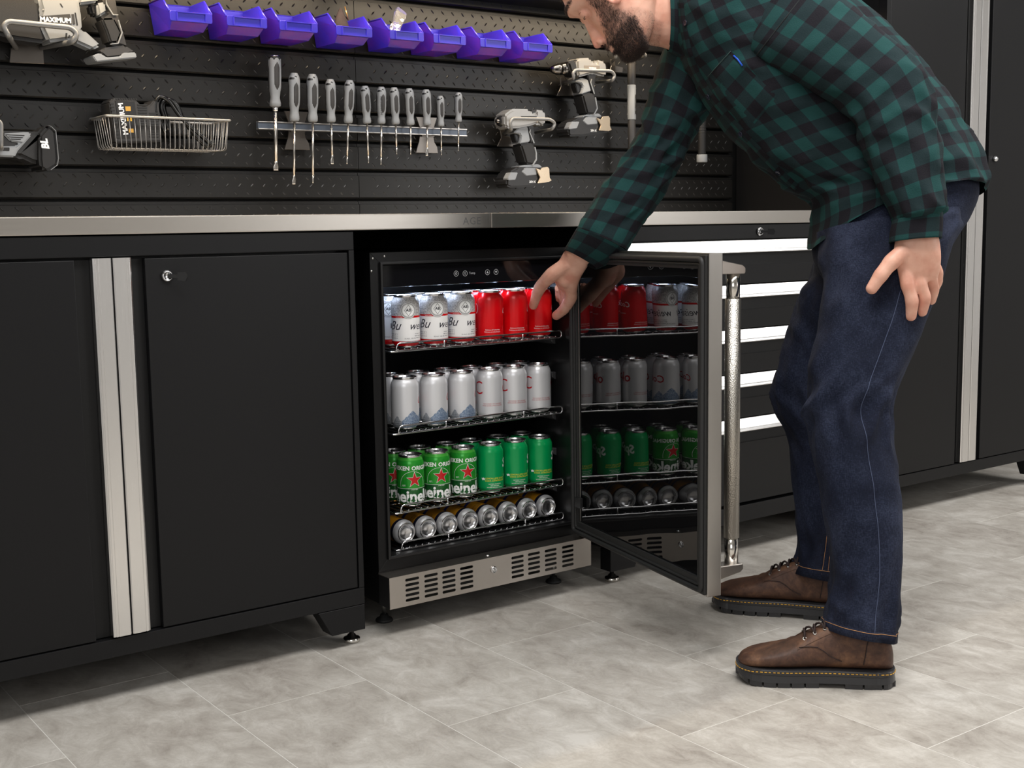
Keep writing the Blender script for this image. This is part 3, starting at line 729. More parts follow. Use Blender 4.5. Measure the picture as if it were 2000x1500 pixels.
# red can
C_RED = make_can('soda_can', M_RED, [('lettering', 'white', lines(['Delicious & Refreshing', 'D\u00e9licieux et rafra\u00eechissant'], deg(14), 0.0265, 0.0040, 0.0045)),
    ('logo', 'white', tx('Coca-Cola', 0.018, deg(138), 0.075, rot=0.10, shear=0.35, bold=0.0003)), ('lettering', 'white', lines(['ORIGINAL TASTE'], deg(120), 0.050, 0.0045, 0.005)), ('loop', 'white', wrap(MB(), ring_bm(0.0125, 0.0108), deg(-80), 0.078, CR))])
# silver mountain can
C_MOUNT = make_can('beer_can', M_MOUNT, [('logo', 'red', tx('Coors', 0.024, deg(122), 0.070, rot=0.15, shear=0.3, bold=0.0004))])
# silver cola can
C_DIET = make_can('soda_can', M_DIET, [('logo', 'red', tx('C', 0.047, deg(-58), 0.0765, bold=-0.0004)), ('logo', 'red', tx('oke', 0.036, deg(116), 0.0765, bold=0.0006)),
    ('lettering', 'red', lines(['NO SUGAR, NO CALORIES', 'SANS SUCRE, SANS CALORIES'], deg(12), 0.0370, 0.0040, 0.0045))])
# green star can
a = ring_bm(0.031, 0.0304, 60); bmesh.ops.delete(a, geom=[f for f in a.faces if f.calc_center_median().y < -0.005], context='FACES')
C_STAR = make_can('beer_can', M_STAR, [('logo', 'white', tx('heineken', 0.039, deg(40), 0.0255, bold=0.0011, spacing=0.96)), ('lettering', 'white', tx('HEINEKEN ORIGINAL', 0.0135, deg(6), 0.0925, off=0.0003, bold=0.0004, spacing=1.05)),
    ('lettering', 'white', lines(['EST.'], deg(-22), 0.0515, 0.0052, 0.005)), ('lettering', 'white', lines(['LAGER BEER'], deg(22), 0.0418, 0.0030, 0.004)), ('star_outline', 'white', wrap(MB(), poly_bm(star_pts(0.0205, 0.0079)), deg(22), 0.0645, CR)),
    ('arc_line', 'white', wrap(MB(), a, deg(14), 0.054, CR)), ('star', 'star', wrap(MB(), poly_bm(star_pts(0.0183, 0.0071)), deg(22), 0.0645, CR, 0.00045))])
# green soda can
ic = poly_bm([(-0.005, 0.003), (-0.002, 0.0015), (0.0, 0.004), (0.0025, 0.0015), (0.005, 0.003), (0.0035, 0), (0.005, -0.003), (0.001, -0.0015), (-0.002, -0.0035), (-0.0035, -0.001)])
C_LIME = make_can('soda_can', M_LIME, [('lettering', 'yellow', lines(['LEMON-LIME SODA', 'SODA CITRON-LIME'], deg(20), 0.0375, 0.0058, 0.0056)), ('lettering', 'white', lines(['NATURAL FLAVOURS', '100% NATURAL', 'AROMES NATURELS 355 mL'], deg(18), 0.0235, 0.0034, 0.0042)),
    ('logo', 'white', tx('Sprite', 0.030, deg(124), 0.074, rot=0.12, shear=0.2, bold=0.0011)), ('splash', 'white', wrap(MB(), ic, deg(-34), 0.0360, CR))])
p1 = MB(); small_print(p1, ['PREMIUM', 'LAGER'], deg(10), 0.045, 0.008, 0.009, 0.0288)
C_GOLD = make_can('lying_can', M_GOLD, [('lettering', 'black', p1)], 0.140, 0.0288)
USED = set()
def place(proto, loc, rot, label, group):
    o = proto if proto.name not in USED else copy_tree(proto)
    USED.add(proto.name); o.location = loc; o.rotation_euler = rot; tag(o, label, 'can', group); return o
ORD = ['first', 'second', 'third', 'fourth', 'fifth', 'sixth', 'seventh', 'eighth']
XS = [[0.196, 0.2745, 0.3535, 0.4365, 0.511, 0.588], [0.1885, 0.269, 0.349, 0.432, 0.506, 0.582], [0.198, 0.272, 0.349, 0.430, 0.506, 0.584]]
XB = [[0.192, 0.269, 0.346, 0.430, 0.508, 0.578], [0.196, 0.269, 0.349, 0.426, 0.505, 0.576], [0.196, 0.268, 0.349, 0.421, 0.504, 0.580]]
KIND = [[(C_BEER, 'white beer can with a grey medallion'), (C_RED, 'bright red soda can')], [(C_MOUNT, 'silver beer can with blue mountains'), (C_DIET, 'silver soda can with red lettering')], [(C_STAR, 'green beer can with a red star'), (C_LIME, 'plain green soda can')]]
for s in range(3):
    sh = ['top shelf', 'middle shelf', 'third shelf'][s]
    for c in range(6):
        proto, d = KIND[s][c//3]; n = ['left', 'middle', 'right'][c % 3]
        rz = random.uniform(-0.06, 0.06)
        place(proto, (XS[s][c], 0.1205, SHZ[s]+SURF), (0, 0, rz), '%s, front row of %s, %s of its three' % (d, sh, n), 'cans on the %s' % sh)
        place(proto, (XB[s][c], 0.1905, SHZ[s]+SURF), (0, 0, rz+random.uniform(-0.3, 0.3)), '%s, back row of %s, %s of its three' % (d, sh, n), 'cans on the %s' % sh)
for k in range(8):
    rz = random.uniform(-2.5, 2.5)
    place(C_GOLD, (0.1655+0.0603*k, 0.089, SHZ[3]+SURF+0.0288), (-math.pi/2, rz, 0), 'gold and navy can lying on the lowest shelf, %s from the left' % ORD[k], 'cans lying on the lowest shelf')

# ------------------------------------------------------------------ things on the slat wall
GREYM = mat('light_grey_plastic', srgb(138, 140, 142), 0.42, 0, 0.05, 500)
GREYD = mat('mid_grey_plastic', srgb(112, 112, 113), 0.45, 0, 0.05, 500)
SILV = mat('silver_housing', srgb(152, 150, 147), 0.34, 0.35)
GRIP = mat('dark_rubber_grip', srgb(30, 29, 29), 0.55, 0, 0.25, 900)
GRIP2 = mat('charcoal_inset', srgb(50, 48, 47), 0.5, 0, 0.1, 900)
DARKP = mat('tool_black_plastic', srgb(30, 29, 29), 0.4, 0, 0.05, 600)
HOOKM = mat('grey_hook_coating', srgb(122, 121, 119), 0.33, 0.25)
PLATE = mat('hook_plate_steel', srgb(112, 107, 102), 0.3, 0.75)
CLIPM = mat('champagne_clip', srgb(190, 172, 148), 0.26, 0.95)
WHITEP = mat('white_print', srgb(240, 240, 238), 0.5)
BRASS = mat('gun_steel', (0.16, 0.15, 0.14, 1), 0.22, 1.0)
SHAFT = mat('tool_steel', (0.52, 0.50, 0.47, 1), 0.26, 1.0)
def zc(ox, oy, s):
    return lambda p: (ox+p[0]/s, oy+p[1]/s)
def trace(pts, conv, y0, y1, bev=0.002, seg=2):
    """outline read in photo pixels on the plane y0, given real depth y0..y1"""
    q = []
    for p in pts:
        w = at_y(*conv(p), y0); q.append((w.x, w.z))
    return MB().prism(q, 'y', y0, y1, bev, seg=seg)
def px(p, conv, Y): return at_y(*conv(p), Y)
def sign(s, conv, p, Y, size, rot=0.0, **k):
    w = px(p, conv, Y); return text_flat(MB(), s, size, Matrix.Translation(w) @ Matrix.Rotation(math.pi/2, 4, 'X') @ Matrix.Rotation(rot, 4, 'Z'), **k)
def hook(label, conv, front, lb, rb, plate, yf, r=0.0048):
    """coated wire cradle on a slat-wall clip plate"""
    P = [px(lb, conv, 0.598)]+[px(f, conv, yf) for f in front]+[px(rb, conv, 0.598)]
    h = thing('wall_hook', (P[0].x, 0.60, P[0].z), label, 'hook')
    MB().tube(round_path(P, 0.016, 6), r, 10).build('cradle', HOOKM, h)
    trace(plate, conv, 0.5985, 0.6025, 0.0008, 1).build('clip_plate', PLATE, h); return h

# blue bins
def bin_mesh():
    w0, w1, d = 0.041, 0.0515, 0.128   # half widths at base and at lip
    bm = bmesh.new()
    def q(s, y, z): return bm.verts.new((s*(w0+(w1-w0)*min(z/0.040, 1.0)), y, z))
    sec = [(0.0, 0.0), (-0.100, 0.0), (-0.122, 0.016), (-0.128, 0.037), (-0.088, 0.072), (0.0, 0.072)]
    L = [q(-1, *p) for p in sec]; R = [q(1, *p) for p in sec]
    bm.faces.new(L); bm.faces.new(R[::-1])
    for i, j in ((0, 1), (1, 2), (2, 3), (5, 0)): bm.faces.new([L[i], R[i], R[j], L[j]])
    bmesh.ops.recalc_face_normals(bm, faces=bm.faces); bmesh.ops.solidify(bm, geom=bm.faces[:], thickness=0.0022)
    mb = MB(); mb.addbm(bm); bm.free()
    rim = MB()
    rim.tube([(-w1, -0.128, 0.038), (-w1, -0.088, 0.073), (-w1, -0.001, 0.073), (w1, -0.001, 0.073), (w1, -0.088, 0.073), (w1, -0.128, 0.038)], 0.0022, 6)
    lip = MB(); lip.prism(rrect(-w1, 0.016, w1, 0.039, 0.004, 3), 'y', -0.131, -0.1285, 0.0006)
    fr = MB()
    fr.box((-0.036, -0.1335, 0.018), (-0.0335, -0.1305, 0.037)); fr.box((0.0335, -0.1335, 0.018), (0.036, -0.1305, 0.037)); fr.box((-0.036, -0.1335, 0.0165), (0.036, -0.1305, 0.019)); fr.box((-0.036, -0.1335, 0.036), (0.036, -0.1305, 0.0385))
    return mb, rim, lip, fr
t = NT('blue_violet_plastic'); t.set(color=srgb(46, 36, 176), rough=0.34, sss=0.08); BLUE = t.m
b0 = thing('storage_bin', (0, 0, 0)); mb, rim, lip, fr = bin_mesh()
mb.build('bin', BLUE, b0); rim.build('rim', BLUE, b0); lp_ = lip.build('label_lip', BLUE, b0); fr.build('label_holder', BLUE, lp_)
BX = [-0.1485, -0.0085, 0.128, 0.2835, 0.439, 0.5725, 0.723, 0.8685]
BLAB = ['leftmost blue plastic bin, above the wire basket', 'second blue plastic bin from the left', 'third blue plastic bin from the left, above the largest screwdriver', 'fourth blue plastic bin, with a dark pouch poking out',
        'fifth blue plastic bin, with a clear plastic wrapper sticking out', 'sixth blue plastic bin, just right of the clear wrapper', 'seventh blue plastic bin, second from the right', 'rightmost blue plastic bin, nearest the man\'s face']
for i, x in enumerate(BX):
    o = b0 if i == 0 else copy_tree(b0)
    o.location = (x, 0.6055, 1.3905+0.0012*(i > 3)); tag(o, BLAB[i], 'bin', 'blue bins on the slat wall')
# contents
pz = thing('pouch', (BX[3]-0.005, 0.535, 1.396), 'dark brown pouch with a brass pin poking out of the fourth bin', 'pouch')
MB().loft([[(BX[3]-0.005+a*c, 0.535+b*c*0.6, 1.396+z) for a, b in [(math.cos(k*math.pi/5)*0.022, math.sin(k*math.pi/5)*0.022) for k in range(10)]] for z, c in ((0, 1), (0.03, 1.15), (0.05, 0.95), (0.07, 0.55), (0.088, 0.12))]).build('bag', mat('dark_cloth', srgb(38, 26, 30), 0.8, 0, 0.4, 300), pz)
MB().tube([(BX[3]+0.008, 0.52, 1.455), (BX[3]+0.002, 0.525, 1.487)], 0.0016, 8).build('pin', mat('brass_pin', srgb(180, 140, 90), 0.3, 0.8), pz)
t = NT('clear_plastic'); t.set(color=(0.95, 0.95, 0.96, 1), rough=0.06, trans=0.92, ior=1.35); CLEAR = t.m
def sleeve():
    rings = []; A = Vector((BX[4]-0.028, 0.505, 1.412)); Bq = Vector((BX[4]+0.026, 0.545, 1.492))
    ax = (Bq-A); side = Vector((0.8, -0.1, -0.55)).normalized(); dp = Vector((0, 1, -0.3)).normalized()
    for i in range(7):
        s = i/6; c = A+ax*s; w = 0.015*(1+0.1*math.sin(9*s)); rings.append([c+side*w*math.copysign(abs(math.cos(a))**0.5, math.cos(a))+dp*0.010*math.copysign(abs(math.sin(a))**0.5, math.sin(a))+Vector((random.uniform(-1, 1), random.uniform(-1, 1), random.uniform(-1, 1)))*0.0012 for a in [2*math.pi*k/12 for k in range(12)]])
    return MB().loft(rings, True, smooth=False)
tag(sleeve().build('plastic_wrapper', CLEAR), 'clear crinkled plastic wrapper sticking out of the fifth blue bin', 'wrapper')

# magnetic strip and screwdrivers
ms = thing('magnetic_strip', (0.056, 0.585, 1.175), 'long steel magnetic tool strip holding the row of screwdrivers', 'tool holder')
MB().box((0.056, 0.5755, 1.1775), (0.689, 0.586, 1.1925)).build('magnet', mat('blue_grey_magnet', srgb(86, 94, 106), 0.4, 0.3), ms)
for z in (1.1750, 1.1925): MB().box((0.056, 0.572, z), (0.689, 0.587, z+0.0028), 0.0006).build('edge_rail', mat('strip_steel', srgb(176, 172, 168), 0.3, 0.8), ms)
for x in (0.172, 0.568):
    MB().prism([(x-0.036, 1.128), (x+0.036, 1.128), (x+0.034, 1.145), (x+0.025, 1.158), (x+0.022, 1.175), (x-0.022, 1.175), (x-0.025, 1.158)], 'y', 0.594, 0.598, 0.0006).prism([(x-0.022, 1.195), (x+0.022, 1.195), (x+0.034, 1.225), (x-0.034, 1.225)], 'y', 0.592, 0.597, 0.0006).box((x-0.02, 0.586, 1.172), (x+0.02, 0.598, 1.198)).build('bracket', PLATE, ms)
SD = [((536, 108), (537.6, 209), (539, 333), 27, 'flat', True), ((574.5, 143), (575, 237), (574, 360), 24, 'flat', False), ((610, 145), (611, 238.5), (611, 358), 24, 'cross', False), ((645, 155), (647, 239), (649, 320.5), 21.5, 'flat', False),
      ((683, 157), (680, 240.5), (677.5, 320.5), 21.5, 'square', False), ((712.5, 168), (717, 241.5), (719.5, 319), 19.5, 'cross', False), ((745, 170), (745, 242), (744, 322), 19, 'cross', False), ((769.5, 171), (773, 243), (774.6, 302), 19, 'cross', False),
      ((799, 173), (802, 244.5), (802, 302), 18.5, 'cross', False), ((832, 175), (834.5, 245), (834, 304.6), 18.5, 'flat', False), ((860, 187.6), (861.4, 247), (862, 303), 15, 'cross', False), ((895.6, 181), (895.6, 238.5), (895, 295), 15, 'cross', False)]
SLAB = ['largest screwdriver with a steel-capped black and grey handle, leftmost on the strip', 'flat-tip screwdriver second from the left, its tip hanging lowest', 'long cross-tip screwdriver, third from the left on the strip', 'flat-tip screwdriver, fourth from the left on the strip',
        'square-tip screwdriver, fifth from the left on the strip', 'slim screwdriver, sixth from the left on the strip', 'slim screwdriver with a pointed long shaft, seventh from the left', 'short-shaft screwdriver, eighth from the left on the strip',
        'short-shaft screwdriver, ninth from the left on the strip', 'short flat-tip screwdriver, tenth from the left in front of the right bracket', 'small screwdriver second from the right on the strip', 'small screwdriver at the right end of the strip']
YS = 0.553
def screwdriver(i, top, bot, tip, wpx, kind, cap):
    T_, B_, E_ = (at_y(*p, YS) for p in (top, bot, tip)); s = (at_y(bot[0]+wpx/2, bot[1], YS)-at_y(bot[0]-wpx/2, bot[1], YS)).length*0.82
    r = s/2; H = (T_-B_).length; ax = (T_-B_).normalized()
    o = thing('screwdriver', B_, SLAB[i], 'screwdriver', 'screwdrivers on the magnetic strip')
    q = ax.to_track_quat('Z', 'Y').to_matrix().to_4x4(); M = Matrix.Translation(B_) @ q
    prof = [(0, .62), (.02, .80), (.06, .86), (.12, .84), (.20, .72), (.27, .78), (.36, .93), (.50, .99), (.70, .98), (.80, 1.0), (.86, .98), (.90, .92), (.94, .84), (.975, .66), (1.0, .60)]
    if cap: prof = [(0, .60), (.02, .86), (.08, .86), (.18, .72), (.27, .80), (.40, .96), (.60, 1.0), (.80, 1.0), (.92, .98), (.94, .94)]
    rings = [[M @ Vector((r*k*math.cos(a)*(1+0.035*math.cos(6*a)), r*k*math.sin(a)*(1+0.035*math.cos(6*a)), z*H)) for a in [2*math.pi*j/24 for j in range(24)]] for z, k in prof]
    h = MB().loft(rings).build('handle', GREYM if not cap else GREYM, o)
    def inset(th, z0, z1, ww, nm='grip_inset', mt=GRIP2, off=0.0009):
        n = 11; vs = []; fs = []
        for a in range(n):
            f = a/(n-1); z = z0+(z1-z0)*f; hw = ww*min(1.0, min(f, 1-f)/0.16+0.02); k = float(np.interp(z, [p[0] for p in prof], [p[1] for p in prof]))
            for b in range(5):
                an = th+hw*(b/4-0.5)*2; rr = r*k*(1+0.035*math.cos(6*an))+off*(1.0 if 0 < b < 4 and 0 < a < n-1 else 0.1); vs.append(M @ Vector((rr*math.cos(an), rr*math.sin(an), z*H)))
        for a in range(n-1):
            for b in range(4): fs.append([a*5+b, a*5+b+1, (a+1)*5+b+1, (a+1)*5+b])
        MB().add(vs, fs, True).build(nm, mt, h)
    cam_a = math.atan2(*( (M.inverted() @ CAM_C).yx ))
    inset(cam_a+0.42, .28 if not cap else .32, .80 if not cap else .86, 0.50); inset(cam_a-1.65, .30, .84, 0.5); inset(cam_a+2.5, .30, .80, 0.5)
    if cap:
        MB().lathe([(r*.96, H*.90), (r*.97, H*.955), (r*.90, H*.975), (0, H*.975)], 24, M).build('cap_band', DARKP, h)
        MB().lathe([(r*.78, H*.972), (r*.74, H*.992), (r*.4, H*1.0), (0, H*1.0)], 24, M).build('strike_cap', CHROME, h)
    else:
        inset(cam_a-0.55, .855, .905, 0.62, 'size_band', DARKP, 0.0006)
        hp = M @ Vector((r*.80*math.cos(cam_a+0.35), r*.80*math.sin(cam_a+0.35), H*.915)); dr = (CAM_C-hp).normalized()
        MB().cyl(hp-dr*0.004, hp+dr*0.0016, r*0.20, 12).build('hang_hole', RUBBER, h)
    if i == 6:
        text_flat(MB(), 'MAXIMUM', r*0.85, Matrix.Translation(B_+Vector((-r*.42, -r*1.02, H*.48))) @ Matrix.Rotation(math.pi/2, 4, 'X') @ Matrix.Rotation(math.pi/2, 4, 'Z')).build('lettering', DARKP, h)
    sr = r*(0.30 if cap else 0.22); d = (E_-B_).normalized()
    sh = MB()
    if cap: MB().cyl(B_, B_+d*0.010, r*.45, 16).build('ferrule', CHROME, o)
    sh.tube([B_, E_-d*0.022], sr, 10).build('shaft', SHAFT, o)
    side = Vector((1, 0, 0))
    if kind == 'flat':
        rg = []
        for s_, wx, wy in ((0.024, 1, 1), (0.018, 1, .9), (0.010, 1.7, .55), (0.003, 1.5, .22), (0, 1.45, .18)):
            c = E_-d*s_; rg.append([c+Vector((sr*wx*math.cos(a), sr*wy*math.sin(a), 0)) for a in [2*math.pi*j/10 for j in range(10)]])
        MB().loft(rg).build('tip', SHAFT, o)
    else:
        tb = MB().tube([E_-d*0.022, E_-d*0.010, E_-d*0.004, E_], [sr, sr*.95, sr*(.7 if kind == 'cross' else .9), sr*(.3 if kind == 'cross' else .85)], 8 if kind == 'cross' else 4); tb.build('tip', SHAFT, o)
for i, a in enumerate(SD): screwdriver(i, *a)

# wire basket with charger and cord
BY0, BY1 = 0.497, 0.604; bx0, bx1, bz0, bz1 = -0.354, -0.052, 1.116, 1.187
bk = thing('wire_basket', (bx0, BY1, bz0), 'grey wire basket on the slat wall holding a charger and cord', 'basket')
WB = mat('grey_wire', srgb(150, 147, 143), 0.35, 0.5)
MB().tube(round_path([(bx0, BY0, bz1), (bx1, BY0, bz1), (bx1, BY1, bz1), (bx0, BY1, bz1)], 0.006, 3, True), 0.0029, 8, True).build('rim', WB, bk)
n = 24; i0 = 0.006
for k in range(n+1):
    x = bx0+0.006+(bx1-bx0-0.012)*k/n; xb = bx0+0.012+(bx1-bx0-0.024)*k/n
    MB().tube(round_path([(x, BY0+0.002, bz1), (xb, BY0+0.006, bz0), (xb, BY1-0.008, bz0), (x, BY1-0.004, bz1)], 0.010, 3), 0.0010, 5).build('wire', WB, bk)
for k in range(1, 7):
    y = BY0+(BY1-BY0)*k/7
    MB().tube(round_path([(bx0+0.002, y, bz1), (bx0+0.012, y, bz0), (bx1-0.012, y, bz0), (bx1-0.002, y, bz1)], 0.010, 3), 0.0010, 5).build('wire', WB, bk)
ZC = zc(180, 170, 7.143)
ch = thing('battery_charger', tuple(px((600, 740), ZC, 0.54)), 'dark grey battery charger standing in the wire basket', 'charger')
trace([(235, 215), (290, 150), (600, 165), (660, 230), (730, 270), (800, 260), (870, 175), (930, 190), (975, 760), (330, 780)], ZC, 0.522, 0.585, 0.003).build('housing', GRIP2, ch)
trace([(320, 185), (590, 200), (660, 705), (400, 715)], ZC, 0.5205, 0.523, 0.0005, 1).build('label_plate', DARKP, ch)
MBs = [sign('MAXIMUM', ZC, (432, 445), 0.5200, 0.0155, math.pi/2+0.13, bold=0.0006)]
MBs[0].build('lettering', WHITEP, ch)
for p in ([(460, 270), (535, 270), (540, 335), (470, 335)], [(510, 580), (575, 580), (580, 635), (515, 635)]):
    trace(p, ZC, 0.5200, 0.5204, 0).build('label_patch', mat('amber_patch', srgb(198, 150, 60), 0.5), ch)
for p in ([(485, 425), (505, 425), (508, 475), (490, 475)], [(530, 425), (552, 425), (556, 475), (534, 475)]): trace(p, ZC, 0.5200, 0.5204, 0).build('label_patch', mat('amber_patch', srgb(206, 160, 50), 0.5), ch)
for k in range(13):
    y = 240+k*36
    trace([(632+k*4, y), (768 if k < 9 else 700, y), (768 if k < 9 else 700, y+16), (634+k*4, y+16)], ZC, 0.5205, 0.5225, 0).build('vent', RUBBER, ch)
    if k > 2: trace([(800, y+10), (925, y+10), (930, y+26), (800, y+26)], ZC, 0.5205, 0.5225, 0).build('vent', RUBBER, ch)
for k in range(11): trace([(245+k*9, 215+k*48), (300+k*9, 215+k*48), (303+k*9, 235+k*48), (248+k*9, 235+k*48)], ZC, 0.5205, 0.5225, 0).build('vent', RUBBER, ch)
for k in range(9): trace([(330+k*34, 158), (350+k*34, 159), (358+k*34, 178), (338+k*34, 177)], ZC, 0.5205, 0.5225, 0).build('vent', RUBBER, ch)
cdm = mat('black_cord', (0.006, 0.006, 0.006, 1), 0.14); cd = MB(); random.seed(3)
for k in range(13):
    f = k/12; y = 0.525+0.055*((k*5) % 13)/13
    P = [px(p, ZC, y) for p in ((1010+80*f, 620-40*f), (885+120*f, 330-70*f), (925+170*f, 140+40*f), (1060+130*f, 190+70*f), (1230+60*f, 420+60*f), (1480-60*f, 640+30*f), (1700-120*f, 820+20*f))]
    Q = []
    for a in range(len(P)-1):
        p0, p1, p2, p3 = P[max(a-1, 0)], P[a], P[a+1], P[min(a+2, len(P)-1)]
        for s_ in range(6):
            t_ = s_/6; Q.append(0.5*((2*p1)+(p2-p0)*t_+(2*p0-5*p1+4*p2-p3)*t_*t_+(3*p1-p0-3*p2+p3)*t_**3))
    Q.append(P[-1]); cd.tube(Q, 0.0042, 7)
tag(cd.build('power_cord', cdm), 'glossy black power cord coiled in the right half of the wire basket', 'cord')

# cordless tools
def cordless(name, label, conv, y0, parts, nose, loc):
    o = thing(name, tuple(px(loc, conv, y0+0.02)), label, 'power tool')
    bodies = {}
    for nm, mt, pts, a, b, bv in parts:
        bodies[nm] = trace(pts, conv, y0+a, y0+b, bv).build(nm, mt, o)
    for nm, mt, p0, p1, r in nose:
        A, Bq = px(p0, conv, y0+0.028), px(p1, conv, y0+0.028); rr = [v*(px((conv and 1, 0), lambda q: (500+q[0], 300), y0)-px((0, 0), lambda q: (500, 300), y0)).length for v in r]
        n_ = len(r); MB().tube([A+(Bq-A)*k/(n_-1) for k in range(n_)], rr, 22).build(nm, mt, o)
    return o
ZA = zc(960, 190, 7.893); ZB = zc(1060, 90, 7.895); Z7 = zc(0, 0, 6.897); Z8 = zc(0, 200, 10.0); Z4 = zc(950, 60, 3.572)
imp = cordless('impact_driver', 'silver cordless impact driver hanging right of the screwdrivers', ZA, 0.515, [
    ('housing', SILV, [(205, 275), (300, 200), (350, 175), (600, 180), (622, 245), (690, 250), (690, 185), (830, 205), (852, 300), (840, 420), (780, 452), (720, 402), (600, 440), (420, 475), (250, 482), (212, 440)], 0, 0.056, 0.006),
    ('seam_band', DARKP, [(455, 290), (700, 292), (700, 306), (455, 304)], -0.0006, 0.001, 0), ('top_slot', DARKP, [(618, 200), (684, 205), (684, 246), (622, 243)], 0.006, 0.05, 0.001),
    ('handle_cover', GREYM, [(345, 548), (420, 470), (560, 448), (602, 660), (582, 692), (440, 715), (462, 600), (440, 562)], 0.006, 0.05, 0.0022), ('trigger', DARKP, [(350, 570), (447, 565), (455, 690), (388, 697)], 0.016, 0.040, 0.0018),
    ('handle_back', DARKP, [(560, 442), (648, 430), (662, 560), (668, 705), (600, 690)], 0.005, 0.051, 0.0022), ('grip', GRIP, [(448, 728), (600, 690), (655, 715), (694, 840), (692, 962), (640, 1042), (540, 1024), (500, 880)], 0.003, 0.053, 0.005),
    ('grip_edge', GREYM, [(662, 765), (680, 765), (702, 860), (702, 968), (645, 1052), (628, 1050), (684, 955), (684, 860)], 0.001, 0.004, 0.0005), ('handle_edge', GREYM, [(585, 540), (600, 490), (612, 494), (600, 545), (668, 700), (655, 715)], 0.003, 0.006, 0.0005),
    ('foot', GREYM, [(430, 1064), (520, 1044), (650, 1040), (722, 1028), (780, 1066), (780, 1092), (430, 1092)], 0.006, 0.05, 0.002)], 
    [('nose_ring', DARKP, (110, 370), (262, 372), [9.5, 12.0, 12.4, 12.4]), ('nose_bezel', SILV, (120, 370), (200, 371), [8.5, 9.2, 9.2]), ('bit_holder', BRASS, (72, 368), (150, 370), [4.0, 4.6, 4.6])], (560, 1100))
def battery(o, conv, y0, dark, p1, p2, clip, tp):
    b = trace(dark, conv, y0-0.002, y0+0.060, 0.005).build('battery', DARKP, o)
    trace(p1, conv, y0-0.0045, y0+0.02, 0.0015).build('latch', GREYM, b); trace(p2, conv, y0-0.0040, y0+0.02, 0.0015).build('side_panel', GREYM, b)
    trace(clip, conv, y0-0.010, y0-0.005, 0.001).build('belt_clip', CLIPM, b); sign('20V-X', conv, tp, y0-0.0023, 0.0085, bold=0.0002).build('lettering', WHITEP, b)
battery(imp, ZA, 0.515, [(235, 1362), (240, 1262), (300, 1140), (420, 1072), (700, 1080), (875, 1110), (905, 1300), (700, 1362), (440, 1392), (300, 1392)], [(250, 1250), (300, 1155), (410, 1160), (370, 1275), (265, 1280)], [(465, 1145), (530, 1085), (690, 1090), (700, 1195), (540, 1210)],
        [(690, 1095), (760, 1120), (780, 1085), (870, 1073), (892, 1100), (900, 1240), (930, 1280), (880, 1308), (712, 1325), (752, 1240)], (632, 1302))
hook('grey wire hook cradling the impact driver', ZA, [(310, 500), (285, 395), (320, 325), (900, 338), (985, 400), (940, 490)], (190, 560), (680, 545), [(130, 500), (210, 500), (215, 600), (440, 640), (440, 760), (90, 757), (155, 620)], 0.490)
dr = cordless('cordless_drill', 'silver cordless drill with a black chuck, just below the man\'s face', ZB, 0.515, [
    ('housing', SILV, [(528, 215), (560, 185), (750, 178), (778, 262), (840, 262), (850, 205), (978, 245), (1002, 360), (985, 470), (880, 452), (780, 420), (700, 442), (560, 482), (540, 400)], 0, 0.056, 0.006),
    ('collar', DARKP, [(390, 240), (450, 222), (524, 205), (545, 330), (560, 470), (470, 440), (440, 400)], 0.002, 0.054, 0.006), ('nameplate', mat('grey_nameplate', srgb(120, 112, 104), 0.4), [(640, 300), (880, 305), (880, 350), (640, 350)], -0.0006, 0.002, 0),
    ('handle_cover', GREYM, [(510, 545), (600, 488), (700, 515), (752, 692), (600, 742), (628, 620), (600, 572)], 0.006, 0.05, 0.0022), ('trigger', DARKP, [(500, 575), (610, 575), (617, 705), (537, 716)], 0.016, 0.04, 0.0018),
    ('handle_back', DARKP, [(690, 440), (830, 430), (800, 560), (812, 745), (752, 692), (705, 515)], 0.005, 0.051, 0.0022), ('grip', GRIP, [(610, 745), (758, 705), (806, 745), (830, 860), (848, 962), (790, 1052), (690, 1048), (652, 900)], 0.003, 0.053, 0.005),
    ('handle_edge', GREYM, [(735, 560), (752, 505), (766, 508), (750, 562), (806, 735), (795, 742)], 0.003, 0.006, 0.0005), ('grip_edge', GREYM, [(808, 790), (824, 790), (852, 965), (800, 1062), (786, 1058), (836, 960)], 0.001, 0.004, 0.0005),
    ('foot', GREYM, [(620, 1090), (680, 1056), (790, 1056), (865, 1035), (910, 1075), (910, 1098), (620, 1098)], 0.006, 0.05, 0.002)],
    [('chuck', BRASS, (265, 356), (440, 335), [12.5, 13.2, 13.4, 13.2]), ('chuck_nose', BRASS, (128, 360), (268, 356), [5.5, 9.5, 12.0, 12.8])], (700, 1100))
sign('MAXIMUM', ZB, (770, 338), 0.5142, 0.0058, bold=0.0003).build('lettering', WHITEP, dr)
battery(dr, ZB, 0.515, [(398, 1342), (403, 1252), (450, 1160), (580, 1100), (860, 1090), (1030, 1120), (1035, 1330), (600, 1392), (420, 1392)], [(405, 1260), (450, 1165), (570, 1165), (530, 1270), (410, 1285)], [(620, 1150), (690, 1090), (840, 1095), (850, 1200), (690, 1215)],
        [(838, 1110), (905, 1130), (925, 1085), (1020, 1078), (1040, 1110), (1042, 1240), (1068, 1290), (1020, 1310), (870, 1300), (900, 1220)], (785, 1303))
hook('grey wire hook cradling the cordless drill', ZB, [(480, 500), (465, 410), (510, 368), (1060, 385), (1115, 450), (1080, 530)], (310, 572), (830, 560), [(268, 480), (335, 480), (340, 600), (600, 640), (600, 762), (218, 767), (285, 620)], 0.490)
